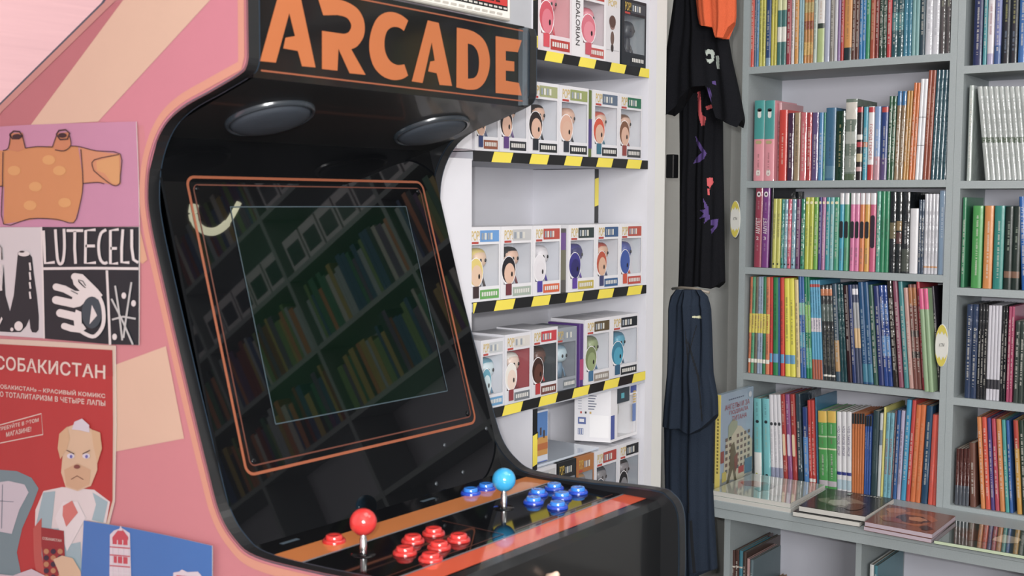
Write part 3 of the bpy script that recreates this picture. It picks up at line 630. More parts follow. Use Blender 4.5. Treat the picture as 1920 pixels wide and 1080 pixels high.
# second shelf
zr = .105
r2 = [(893, 938, '#3c6a4c', '#8a4a30', '#c9a23a', '#2c3a6a', 'at the left end behind the machine'), (939, 992, '#46508a', '#262a30', '#2b2426', '#5a3a7a', 'second from left'), (993, 1050, '#9aa070', '#222629', '#2a2020', '#20242c', 'third from left, black-haired'), (1051, 1106, '#8f9a5a', '#202428', '#cfa08a', '#2a2f3a', 'fourth from left, bald'), (1114, 1162, '#5a6a80', '#202428', '#c9482a', '#2c6a80', 'fifth from left, red-haired'), (1163, 1206, '#1f6a4c', '#3a3e42', '#7a5038', '#8a3a34', 'at the right end, brown-haired')]
for i, (a, b_, hd, st, hr, cl, w) in enumerate(r2):
    toybox(X(a, 240), X(b_, 240), zr, .160 if i != 0 else .15, 'white figurine box on the second toy shelf, '+w, hd, st, '#d3d2d8', '#cfa58f', hr, cl)
mb = MB(); xa, xb = X(1107, 240), X(1113.4, 240); mb.box((xa, YF+.006, zr), (xb, YF+.10, zr+.158), mat('#5a6a2e', .4), .001); rr(mb, xa, xb, zr+.02, zr+.09, '#4a3a7a'); 
tag(mb.build('toy_box'), 'slim green and purple box wedged between two figurine boxes, second toy shelf', 'toy box', 'boxed figurines on the toy shelves')
# third shelf
zr = -.2135
r3 = [(880, 941, '#5d94cf', '#5aa04a', '#d6bf62', '#d8b79a', '#3a2a2a', 'left end, blond figure'), (942, 1001, '#b8b8ba', '#9aa89c', '#1f1c24', '#d8b09a', '#6a2c36', 'black-haired figure'), (1002, 1054, '#b5473a', '#d0582a', '#d9d6dc', '#d6d2d8', '#4a3a9a', 'white-headed figure'), (1068, 1118, '#2f3c3c', '#b5a23a', '#3a3486', '#2c2868', '#5a3a9a', 'purple figure'), (1120, 1163, '#3a5a86', '#2f5a8a', '#b5482c', '#d0a58a', '#3a3f6a', 'red-haired figure'), (1164, 1206, '#b5473a', '#b8443a', '#3a55a0', '#3a55a0', '#c9482a', 'right end, blue and orange figure')]
for (a, b_, hd, st, hr, sk, cl, w) in r3:
    toybox(X(a, 500), X(b_, 500), zr, .158, 'white figurine box on the third toy shelf, '+w, hd, st, '#d9d8dd', sk, hr, cl)
mb = MB(); xa, xb = X(1055.5, 500), X(1067, 500); mb.box((xa, YF+.008, zr), (xb, YF+.10, zr+.150), mat('#54504e', .4), .001); rr(mb, xa+.002, xb-.003, zr+.03, zr+.10, '#6c6a58', 1, YF+.008); rr(mb, xa+.002, xb-.003, zr+.10, zr+.14, '#6a4a8a', 1, YF+.008)
tag(mb.build('toy_box'), 'narrow dark box standing between the white-headed and purple figure boxes', 'toy box', 'boxed figurines on the toy shelves')
# fourth shelf
zr = -.4475
toybox(X(905, 660), X(948, 660), zr-.0, .150, 'white figurine box half hidden by the machine, fourth toy shelf', '#b8bcc0', '#5a94c0', '#cfcfd6', '#bcd0d8', '#5a9ab0', '#4a80a0', yf=YF+.005)
toybox(X(949, 680), X(998, 680), zr, .155, 'figurine box with small round icons and white-haired figure, fourth toy shelf', '#c9c4c0', '#6a7078', '#cfcfd6', '#dcc6b8', '#dcd9d2', '#8a3038', inner='#a8404a')
toybox(X(999, 680), X(1048, 680), zr+.001, .157, 'figurine box with red header and brown-headed figure, fourth toy shelf', '#c0303a', '#6a3a34', '#cfcfd6', '#5a3226', '#3a211a', '#b02c30', inner='#39424a')
toybox(X(1049.5, 660), X(1089, 660), zr+.003, .148, 'clear acrylic case holding a pale blue figure, fourth toy shelf', '#8a929c', '#70787e', '#8d949e', '#a8c0cc', '#7fa0b4', '#5a7890', yf=YF+.012, art=False, inner='#7b828c')
mb = MB(); xa, xb = X(1091, 650), X(1098, 650); mb.box((xa, YF+.006, zr+.003), (xb, YF+.10, zr+.155), mat('#4f3276', .4), .001); rr(mb, xa, xb, zr+.02, zr+.07, '#a83a6a')
tag(mb.build('toy_box'), 'slim purple and magenta box on the fourth toy shelf', 'toy box', 'boxed figurines on the toy shelves')
toybox(X(1099, 640), X(1147, 640), zr+.005, .158, 'figurine box with green-headed drawing, fourth toy shelf', '#5a4a30', '#8a8078', '#d3d2d8', '#8a9a6a', '#6f7d50', '#3a6a90')
toybox(X(1148, 640), X(1199, 640), zr+.007, .156, 'figurine box with blue figure at the right end of the fourth toy shelf', '#20242a', '#262a30', '#d3d2d8', '#3f9ab8', '#2c7a98', '#2a5a7a')
# bottom row, seen over the control panel; their tops carry the fifth row
zl = -.784; htop = .171
for (a, b_, hd, st, hr, cl, fm, w) in ((1000, 1046, '#b8b8bc', '#c9c9cc', '#8a8a8a', '#7a7a80', '#cfcfd6', 'left end'), (1048, 1083, '#23262a', '#23262a', '#6a5a40', '#3a3a3a', '#1d1f22', 'black box'), (1085, 1116, '#a86a30', '#9a5a28', '#b0803a', '#8a4a28', '#a8672e', 'orange box'), (1118, 1160, '#a83a34', '#5a3a34', '#3a4450', '#2f3a48', '#cfcfd6', 'red header'), (1162, 1201, '#23262a', '#2a2e34', '#1d1f24', '#1d1f24', '#cfcfd6', 'right end')):
    toybox(X(a, 860), X(b_, 860), zl, htop, 'figurine box on the bottom toy shelf, '+w, hd, st, fm, '#7a7a80', hr, cl, art=(w != 'orange box'), inner='#9aa2ae')
# clear lids lying on the row
zt = zl+htop
mb = MB(); mb.box((2.15, YF+.01, zt+.001), (2.42, YF+.17, zt+.007), mat('#bcc6d4', .15, coat=.5), .002); tag(mb.build('plastic_tray'), 'flat clear plastic tray lying on the bottom figurine boxes', 'tray')
mb = MB(); mb.box((2.15, YF+.175, zl+.001), (2.42, YF+.30, zt+.004), mat('#b4bcc8', .3, coat=.3), .002); tag(mb.build('cardboard_box'), 'plain pale box lying behind the clear tray, bottom toy shelf', 'box')
# large white box, turned, with window at its right side
A1 = ony(1077, 822, YF+.10); A2 = ony(1145, 831, YF+.012); A3 = ony(1197, 812, YF+.012)
root = empty('toy_box', ((A2.x+A3.x)/2, YF+.06, zt), 'large white figurine box turned to show its printed back, fifth toy row', 'toy box', 'boxed figurines on the toy shelves')
cx0, cx1, cx2 = A1.x, A2.x, A3.x; yb_ = YF+.10; yf_ = YF+.012
cx0 = ony(1077, 790, yb_).x; cx1 = ony(1145, 790, yf_).x; cx2 = ony(1197, 790, yf_).x
hh = .135
mb = MB(); Fm = mat('#dcdbe0', .4, coat=.15)
P4 = [V((cx1, yf_, zt+.009)), V((cx2, yf_+.004, zt+.009)), V((cx2-.03, yb_+.05, zt+.009)), V((cx0, yb_, zt+.009))]
top = [p+V((0, 0, hh)) for p in P4]
mb.poly(P4, Fm); mb.poly(top, mat('#5d666f', .4)); mb.face([P4[0], P4[3], top[3], top[0]], Fm); mb.face([P4[3], P4[2], top[2], top[3]], Fm); mb.face([P4[2], P4[1], top[1], top[2]], Fm)
def on(a, b_, s, t, k=1):
    n = (b_-a).cross(V((0, 0, 1))).normalized()
    n = n if n.dot(a) < 0 else -n
    return a+(b_-a)*s+V((0, 0, hh*t))+n*.0005*k
def fr4(a, b_, s0, s1, t0, t1, c, k=1): mb.poly([on(a, b_, s0, t0, k), on(a, b_, s1, t0, k), on(a, b_, s1, t1, k), on(a, b_, s0, t1, k)], PP(c))
a, b_ = P4[3], P4[0]
fr4(a, b_, .42, .95, .08, .50, '#e6e5e8'); fr4(a, b_, .10, .32, .32, .45, '#5a6aa0'); fr4(a, b_, .14, .27, .36, .42, '#dcdbe0', 2); fr4(a, b_, .10, .25, .12, .24, '#6a78a4')
for i in range(5): fr4(a, b_, .12+.05*i, .14+.05*i, .13, .23, '#dcdbe0', 2)
for i in range(6): fr4(a, b_, .38, .55+.03*(i % 3), .60+.05*i, .62+.05*i, '#6d7488'); fr4(a, b_, .10, .2, .60+.05*i, .61+.05*i, '#9096a8')
for i in range(3): fr4(a, b_, .16+.13*i, .21+.13*i, .52, .56, ('#b84a44', '#3a3a40', '#c0a050')[i], 2)
a, b_ = P4[0], P4[1]
hole = [on(a, b_, .25, .06, 0), on(a, b_, .97, .06, 0), on(a, b_, .97, .80, 0), on(a, b_, .25, .80, 0)]
mb.poly([P4[0], P4[1], top[1], top[0]], Fm, [hole])
fr4(a, b_, .0, .14, .05, .50, '#4a5aa0'); fr4(a, b_, .22, .68, .70, .98, '#33404a', 2); fr4(a, b_, .36, .48, .78, .88, '#4aa8b8', 3); fr4(a, b_, .72, .95, .84, .97, '#3a50a0', 2); fr4(a, b_, .80, .93, .28, .62, '#5a78b4', 2)
for i in range(5): fr4(a, b_, .82, .92, .64+.05*i, .67+.05*i, '#c0a050', 3)
mb.build('carton', root)
mb = MB(); mb.poly(hole, CLEAR); mb.build('window', root)
g = empty('figurine', ((cx1+cx2)/2, yf_+.05, zt+.010), 'plain pale doll inside the large turned box, fifth toy row', 'figurine', 'figurines inside their boxes')
fx, fy = cx1+(cx2-cx1)*.5, yf_+.05
MB().ball((fx, fy, zt+.078), .028, mat('#b9bdb4', .4), 20, (1, .85, .9), .75).build('head', g)
MB().lathe([(.008, .06), (.014, .05), (.015, .02), (.012, 0), (0, 0)], (fx, fy, zt+.010), mat('#50565a', .5)).build('body', g)
# blue and orange picture box
mb = MB(); xa, xb = X(1011, 800), X(1041, 800); yb2 = YF+.02; zz = -.632
mb.box((xa, yb2, zt+.009), (xb, yb2+.02, -.483), mat('#c4cad8', .4), .001)
rr(mb, xa+.003, xb-.003, -.57, -.487, '#4c78b4', 1, yb2); rr(mb, xa+.003, xb-.003, -.588, -.545, '#c08a3a', 2, yb2); rr(mb, xa+.003, xb-.003, -.575, -.56, '#b0622c', 3, yb2)
for i in range(3): rr(mb, xa+.016+.013*i, xa+.022+.013*i, -.548+.008*(i % 2), -.530+.008*(i % 2), '#4a3c36', 4, yb2)
for i in range(3): rr(mb, xa+.004, xb-.004, -.604-.006*i, -.6015-.006*i, '#5a74b4', 2, yb2)
tag(mb.build('picture_box'), 'upright blue and orange picture box beside the yellow tape upright', 'box')

# ================================================================== BOOKCASE
XB = 3.5
LAMG = mat('#99a3a6', .5, var=.10, vscale=260, bump=.03, bscale=300)
BACKW = mat('#c9cad6', .6, var=.03)
bc = empty('bookcase', (3.64, .3, -.9), 'tall grey laminate bookcase filled with rows of books beside the clothes', 'bookcase')
BK = 3.755
YL, YR = 1.706, 1.073
MB().box((XB, YL, -.90), (BK+.012, YL+.022, 1.55), LAMG).build('side_panel', bc)
MB().box((XB, YR-.019, -.90), (BK, YR, 1.55), LAMG).build('side_panel', bc)
MB().box((XB+.001, YR-.040, -.90), (BK, YR-.0195, 1.55), LAMG).build('side_panel', bc)
YR2 = .45
MB().box((XB, YR2-.03, -.90), (BK, YR2, 1.55), LAMG).build('side_panel', bc)
MB().box((BK, YR2, -.90), (BK+.012, YL, 1.55), BACKW).build('back_panel', bc)
LS = [.431, .067, -.2115, -.5575]; RS = [.391, .063, -.246, -.568, -.888]
for z in LS+[.80, 1.16]: MB().box((XB+.001, YR, z-.022), (BK, YL, z), LAMG).build('shelf_board', bc)
for z in RS+[.72, 1.08]: MB().box((XB+.001, YR2, z-.022), (BK, YR-.040, z), LAMG).build('shelf_board', bc)
# long counter in front
cn = empty('counter', (3.4, 1.0, -H), 'long grey counter carrying the bookcase, with open compartments below', 'counter')
XD = 3.165
MB().box((XD, -.6, -.925), (BK+.012, 1.66, -.9005), LAMG, .002).box((XD+.004, -.6, -.953), (XD+.025, 1.66, -.9255), LAMG).build('counter_top', cn)
MB().box((3.18, 1.66, -.925), (BK+.01, 1.73, -.9005), LAMG).build('counter_top', cn)
for y0, y1 in ((1.617, 1.637), (1.202, 1.219), (.70, .72), (.1, .12)): MB().box((3.25, y0, -H), (3.62, y1, -.926), LAMG).build('side_panel', cn)
MB().box((3.62, .12, -H), (3.632, 1.637, -.926), BACKW).build('back_panel', cn)
MB().box((3.255, .72, -1.345), (3.62, 1.617, -1.325), LAMG).build('shelf_board', cn)

# ------------------------------------------------------------------ books
BOOKS = []
def marks(mb, y0, y1, z0, z1, x, c, rng, T_=None):
    """tiny unreadable lettering down a spine, top to bottom"""
    w = (y1-y0); z = z1; M_ = ink(c); gap = 0
    while z > z0+.002:
        l = rng.uniform(.0011, .0022)
        if rng.random() < .12: z -= .004
        if rng.random() < .88: mb.face([T_(x, y0, z-l), T_(x, y1, z-l), T_(x, y1-w*rng.uniform(0, .25), z), T_(x, y0+w*rng.uniform(0, .25), z)], M_)
        z -= l+.0009
def book(yl, yr, zb, h_, color, x=XB+.012, lean=0, bands=(), txt=(), words=(), kind='gloss', dep=.17, pages=PAGE, name='book', round_=True):
    """yl > yr: left and right edge of the spine at the shelf; lean > 0 tips the top to the left (+y)"""
    rng = random.Random(int(yl*10000+zb*1000))
    w = (yl-yr)*math.cos(lean)-.0006
    piv = V((x, yl if lean >= 0 else yr, zb)); cs, sn = math.cos(lean), math.sin(lean)
    def Tt(dx, v, z):     # dx depth, v distance from left edge (to the right), z height
        yy = -v if lean >= 0 else (w-v)
        return V((x+dx, piv.y+yy*cs+z*sn, zb+(-yy*sn if False else 0)+z*cs+(abs(yy)*abs(sn))))
    mb = MB(); M_ = {'gloss': gloss, 'foil': foil, 'matte': ink}[kind](color)
    r_ = min(w*.22, .003) if round_ else 0.0004
    prof = [(r_*1.0, 0), (r_*.35, w*.12), (0, w*.35), (0, w*.65), (r_*.35, w*.88), (r_*1.0, w)]
    c_ = .0016 if w > .008 else .0007
    # spine, covers
    mb.grid([[Tt(a, b, 0) for a, b in prof], [Tt(a, b, h_) for a, b in prof]], M_)
    for v0, v1 in ((0, c_), (w-c_, w)):
        mb.face([Tt(r_, v0, 0), Tt(dep, v0, 0), Tt(dep, v0, h_), Tt(r_, v0, h_)], M_)
        mb.face([Tt(r_, v1, 0), Tt(dep, v1, 0), Tt(dep, v1, h_), Tt(r_, v1, h_)], M_)
        mb.face([Tt(r_, v0, h_), Tt(dep, v0, h_), Tt(dep, v1, h_), Tt(r_, v1, h_)], M_)
        mb.face([Tt(dep, v0, 0), Tt(dep, v1, 0), Tt(dep, v1, h_), Tt(dep, v0, h_)], M_)
        mb.face([Tt(r_, v0, 0), Tt(dep, v0, 0), Tt(dep, v1, 0), Tt(r_, v1, 0)], M_)
    mb.face([Tt(a, b, h_) for a, b in prof], M_); mb.face([Tt(a, b, 0) for a, b in prof], M_)
    pg = ink(pages); i = .002 if h_ > .1 else .001
    a = [Tt(r_, c_, h_-i), Tt(dep-.003, c_, h_-i), Tt(dep-.003, w-c_, h_-i), Tt(r_, w-c_, h_-i)]; b = [Tt(r_, c_, i), Tt(dep-.003, c_, i), Tt(dep-.003, w-c_, i), Tt(r_, w-c_, i)]
    mb.face(a, pg); mb.face(b, pg); mb.face([a[1], a[2], b[2], b[1]], pg)
    for f0, f1, c, *vv in bands:
        if vv:
            v0, v1 = w*vv[0], w*vv[1]; h0, h1 = h_*f0, h_*f1; rr_ = min((v1-v0), (h1-h0))/2; pts = []
            for cv, ch, a0 in ((v1-rr_, h1-rr_, 0), (v0+rr_, h1-rr_, 90), (v0+rr_, h0+rr_, 180), (v1-rr_, h0+rr_, 270)):
                for q_ in range(4): t_ = math.radians(a0+30*q_); pts.append(Tt(-.0007, cv+rr_*math.cos(t_), ch+rr_*math.sin(t_)))
            mb.poly(pts, ink(c)); continue
        sh = [[Tt(p-.0004, q, h_*f0) for p, q in prof], [Tt(p-.0004, q, h_*f1) for p, q in prof]]; mb.grid(sh, gloss(c) if kind != 'foil' else foil(c))
    for f0, f1, c in txt: 
        ca, cb = lin(c), lin(color); cm = '#'+''.join('%02x' % int(255*((a*.55+b*.45)**(1/2.2))) for a, b in zip(ca[:3], cb[:3]))
        hw = min(.20, .0028/w); a0 = f0+rng.uniform(0, .12)*(f1-f0); a1 = f1-rng.uniform(0, .3)*(f1-f0) if f1-f0 > .4 else f1
        marks(mb, w*(.5-hw), w*(.5+hw), h_*a0, h_*a1, -.0008, cm, rng, Tt)
    for body, f0, f1, c, *o in words:     # f0..f1 along the height; default reads top to bottom
        lo, hi = (.22, .78) if len(o) < 2 else o[1]
        if o and o[0] == 'up': mb.text(body, ink(c), Tt(-.001, w*hi, h_*f0), Tt(-.001, w*hi, h_*f1), Tt(-.001, w*lo, h_*f0))
        elif o and o[0] == 'flat': mb.text(body, ink(c), Tt(-.001, w*lo, h_*f0), Tt(-.001, w*hi, h_*f0), Tt(-.001, w*lo, h_*f1))
        else: mb.text(body, ink(c), Tt(-.001, w*lo, h_*f1), Tt(-.001, w*lo, h_*f0), Tt(-.001, w*hi, h_*f1))
    return mb.build(name)

def mklabel(nm, prev, rowname):
    q = rowname.replace(' of the', '')
    for l in (nm+', right of the '+prev+', '+rowname, nm+', right of the '+prev+', '+q, nm+' beside '+prev+', '+q, nm.replace(' book with', ' one with')+' by '+prev.split(' and ')[-1]+', '+q, nm+', '+q, nm+', right of the '+prev+', '+rowname, nm+' beside the '+prev+', '+rowname, nm+' beside '+prev+', '+rowname, nm+' by '+prev.replace(' ones', '').replace(' one', '')+' ones, '+rowname.replace(' of the', '')):
        if len(l.split()) <= 16: return l
    return l
def row(rowname, group, ox, oy, s, bl, br, zs, items, leans=((0, 0),), X_=XB+.012, dep=.17, topoff=None):
    """items: (desc, x0, x1, n, ytop, colour, opts) read in the enlarged picture"""
    xs = [l[0] for l in leans]; ls = [l[1] for l in leans]; prev = 'side panel'; out = []
    for i, it in enumerate(items):
        desc, x0, x1, n, yt, c = it[:6]; o = it[6] if len(it) > 6 else {}
        for k in range(n):
            a = x0+(x1-x0)*k/n; b = x0+(x1-x0)*(k+1)/n; m_ = (a+b)/2
            yb_ = bl[1]+(br[1]-bl[1])*(m_-bl[0])/(br[0]-bl[0])
            pa_, pb_ = onx(ox+a/s, oy+yb_/s, X_), onx(ox+b/s, oy+yb_/s, X_)
            le = o.get('lean', float(np.interp(m_, xs, ls)))
            zt_ = topoff if topoff and yt is None else onx(ox+m_/s, oy+yt/s, X_).z-zs if yt is not None else .26
            hh_ = zt_/math.cos(le)-abs(pa_.y-pb_.y)*abs(math.sin(le))*.5
            bk = book(pa_.y, pb_.y, zs+.0006, hh_, c, x=X_+o.get('in', 0), lean=le, bands=o.get('b', ()), txt=o.get('t', ((.12, .9, '#d8d4c8'),)), words=(o['w'][k:k+1] if o.get('each') else o.get('w', ())), kind=o.get('k', 'gloss'), dep=dep*o.get('d', 1), pages=o.get('p', PAGE))
            nm = desc
            if n > 1: nm = 'one of '+{2: 'two', 3: 'three', 4: 'four', 5: 'five', 6: 'six', 7: 'seven', 8: 'eight', 9: 'nine', 10: 'ten'}[n]+' '+desc+'s'
            if o.get('each'): nm = desc+' lettered '+o['w'][k][0]
            lab = mklabel(nm, prev, rowname)
            BOOKS.append(lab); tag(bk, lab, 'book', group); out.append(bk)
        prev = o.get('short', desc.split(' book')[0].split(' with ')[0].split(' hardback')[0]+(' ones' if n > 1 else ' one'))
    return out
g_ = 'books on the '
DT = ((.1, .92, '#2a2a2a'),); LT = ((.1, .92, '#dcd8cc'),)
Wh = '#d3d1cf'
# ---- top visible shelf
row('top shelf', g_+'top shelf of the wide bay', 1380, 0, 4.571, (100, 568), (1840, 462), LS[0], [
 ('green book', 100, 117, 1, None, '#4c6a34', {}), ('red book', 118, 150, 1, None, '#c8402e', {'t': LT}), ('slate book', 151, 170, 1, None, '#53647c', {}), ('sky blue book', 171, 191, 1, None, '#4a88b4', {}),
 ('yellow book', 192, 247, 2, None, '#b8b43a', {'t': DT}), ('navy book', 249, 292, 1, None, '#28487a', {'b': ((.0, .10, '#7a96ac'),)}), ('yellow book', 294, 344, 2, None, '#b9b02e', {'t': ((.6, .9, '#6a6420'),)}),
 ('teal and white banded book', 346, 424, 2, None, '#3d7272', {'b': ((.28, .46, '#d6d4cc'), (.66, .90, '#c9cc9a')), 't': ()}), ('crimson book', 426, 466, 1, None, '#9a3444', {'t': LT}), ('white book', 468, 494, 1, None, '#c9c5c6', {'t': DT}), ('orange book', 496, 530, 1, None, '#c98a36', {'t': LT}),
 ('pale blue book', 532, 574, 2, None, '#86acb8', {'t': ((.1, .5, '#5a7a90'),)}), ('orange patterned book', 576, 655, 3, None, '#b87a34', {'t': ((.05, .95, '#6a7a3a'),), 'b': ((.1, .25, '#c9a04a'), (.4, .5, '#8a3a2a'), (.6, .72, '#b0a060'))}), ('pale grey-green book', 657, 689, 1, None, '#aebcb4', {'t': ((.1, .9, '#5a6a60'),)}),
 ('thick white and green book', 691, 750, 1, None, Wh, {'b': ((0, .40, '#a6b87a'), (.40, .46, '#34403a')), 't': ((.5, .85, '#c09060'),)}), ('lavender grey book', 752, 798, 1, None, '#a0a6bc', {'t': ()}), ('grey brown book', 800, 834, 1, None, '#85807a', {'t': LT}), ('white book', 836, 864, 1, None, '#bdbcc4', {'t': ()}), ('mauve book', 866, 890, 1, None, '#8a6f9e', {'t': ()}),
 ('red book', 892, 918, 1, None, '#b03434', {'t': LT}), ('orange book with dark foot', 920, 985, 1, None, '#c88a42', {'b': ((0, .15, '#22343a'),), 't': ((.2, .8, '#8a5a2a'),)}), ('brown book', 987, 1050, 2, None, '#5c3a34', {'t': LT}), ('bright blue book', 1052, 1106, 2, None, '#2c78b0', {}), ('green book', 1107, 1141, 1, None, '#2c8a62', {'t': ((.5, .9, '#c4d4c4'),)}),
 ('rust red book', 1143, 1186, 1, None, '#a04a34', {'t': ((.2, .9, '#d8b070'),)}), ('dark red book', 1188, 1218, 1, None, '#7a2a28', {}), ('dark green book', 1220, 1285, 2, None, '#26443a', {'k': 'foil'}), ('red book', 1287, 1325, 1, None, '#b43036', {'t': LT}),
 ('deep teal book', 1327, 1427, 2, None, '#22525c', {'k': 'foil', 'b': ((.3, .5, '#3a7a80'),)}), ('blue teal book', 1429, 1499, 2, None, '#2c7690', {'k': 'foil', 't': ()}), ('pale teal book', 1501, 1565, 2, None, '#6c9a9c', {'t': ()}), ('charcoal blue book', 1567, 1615, 1, None, '#2c4450', {}),
 ('thick white book', 1617, 1735, 2, None, '#c2c4cc', {'t': ((.2, .9, '#8a8e98'),), 'k': 'foil'}), ('dark taupe book', 1737, 1836, 2, None, '#4c4a4c', {'k': 'foil', 't': ((.5, .9, '#a8ac90'),)})])
# ---- second shelf
row('second shelf', g_+'second shelf of the wide bay', 1380, 120, 4.571, (100, 997), (1800, 990), LS[1], [
 ('thick teal and pink book', 146, 320, 2, 314, '#e0909c', {'b': ((.52, 1, '#3f9a98'), (.78, .88, '#dcdcd8', .35, .7), (.86, .90, '#22262a', .3, .75), (.06, .14, '#dcd6d0', .3, .7), (.46, .50, '#b0a070', .2, .8)), 't': ((.05, .35, '#7a3a44'),)}), ('dusty pink book', 322, 356, 1, 330, '#c08a90', {'in': .02, 't': DT}), ('scarlet book', 360, 426, 1, 395, '#d03a30', {'t': ((.2, .7, '#e8dcc8'),)}), ('deep purple book', 434, 486, 1, 422, '#4a2c48', {'k': 'foil'}), ('tan book', 488, 540, 1, 418, '#9a8466', {'t': DT}),
 ('pink book', 542, 596, 1, 418, '#cf6a72', {'t': LT, 'k': 'foil'}), ('red book', 598, 638, 1, 418, '#b8383c', {'t': LT, 'k': 'foil'}), ('violet book', 640, 696, 1, 418, '#625080', {'k': 'foil'}), ('bright blue book', 698, 738, 1, 418, '#4a86ba', {}), ('green book', 740, 758, 1, 418, '#3c8a72', {}),
 ('tall steel blue book', 758, 842, 1, 376, '#3a6a8c', {'t': ((.3, .7, '#20425c'),), 'b': ((.03, .2, '#527e98'),)}), ('dark green book with gold lettering', 846, 922, 1, 405, '#1c3a2e', {'k': 'foil', 't': ((.15, .92, '#c0b070'),), 'short': 'dark green one'}), ('tall patterned silver green book', 926, 1022, 1, 302, '#6c7a70', {'k': 'foil', 'b': ((.0, .08, '#55664e'), (.1, .3, '#8a948c'), (.45, .6, '#a8aea8'), (.75, .96, '#c8c4bc'))}),
 ('black, red and white book', 1024, 1074, 1, 366, '#2a2428', {'b': ((.92, .99, '#b8303a'), (.55, .62, '#c9c5c0'), (.45, .52, '#b8404a'), (.25, .36, '#c0b08a'), (.12, .18, '#c9a0a0')), 't': ()}), ('cyan book', 1078, 1118, 1, 370, '#3a94ac', {'b': ((.45, .52, '#b8683c'),)}),
 ('white and red book', 1120, 1172, 1, 366, '#d6d3d4', {'b': ((0, .21, '#b02c30'), (.92, .99, '#b8303a')), 't': (), 'w': (('ГОРОД ГЕРОЕВ', .28, .76, '#b02c34'),), 'short': 'ГОРОД ГЕРОЕВ book'}),
 ('pale blue and pink book', 1174, 1226, 1, 366, '#7a98c4', {'b': ((0, .32, '#b88a96'),)}), ('navy and purple book', 1228, 1284, 1, 366, '#2c4480', {'b': ((0, .3, '#5a4a7a'), (.92, .99, '#b8403a'))}),
 ('dark green book', 1286, 1346, 2, 278, '#2c5a40', {'k': 'foil'}), ('brown book with blue top', 1348, 1424, 2, 236, '#8a7256', {'k': 'foil', 'b': ((.84, 1, '#2a6a9c'),), 't': LT}), ('ochre book', 1426, 1472, 2, 232, '#b4823a', {}), ('orange book', 1474, 1527, 2, 165, '#c4682c', {}), ('tall white book', 1529, 1592, 2, 132, '#d3d4da', {'t': (), 'b': ((.34, .345, '#4a4a50'), (.62, .625, '#4a4a50'))}),
 ('tall rust book', 1594, 1660, 2, 58, '#8c4430', {'t': ((.3, .9, '#c89a7a'),)}), ('tall dark teal book', 1662, 1798, 4, 55, '#1f4a58', {'k': 'foil', 't': ((.1, .9, '#5a8a94'),)})],
 leans=((1200, 0), (1500, -.035), (1800, -.025)))
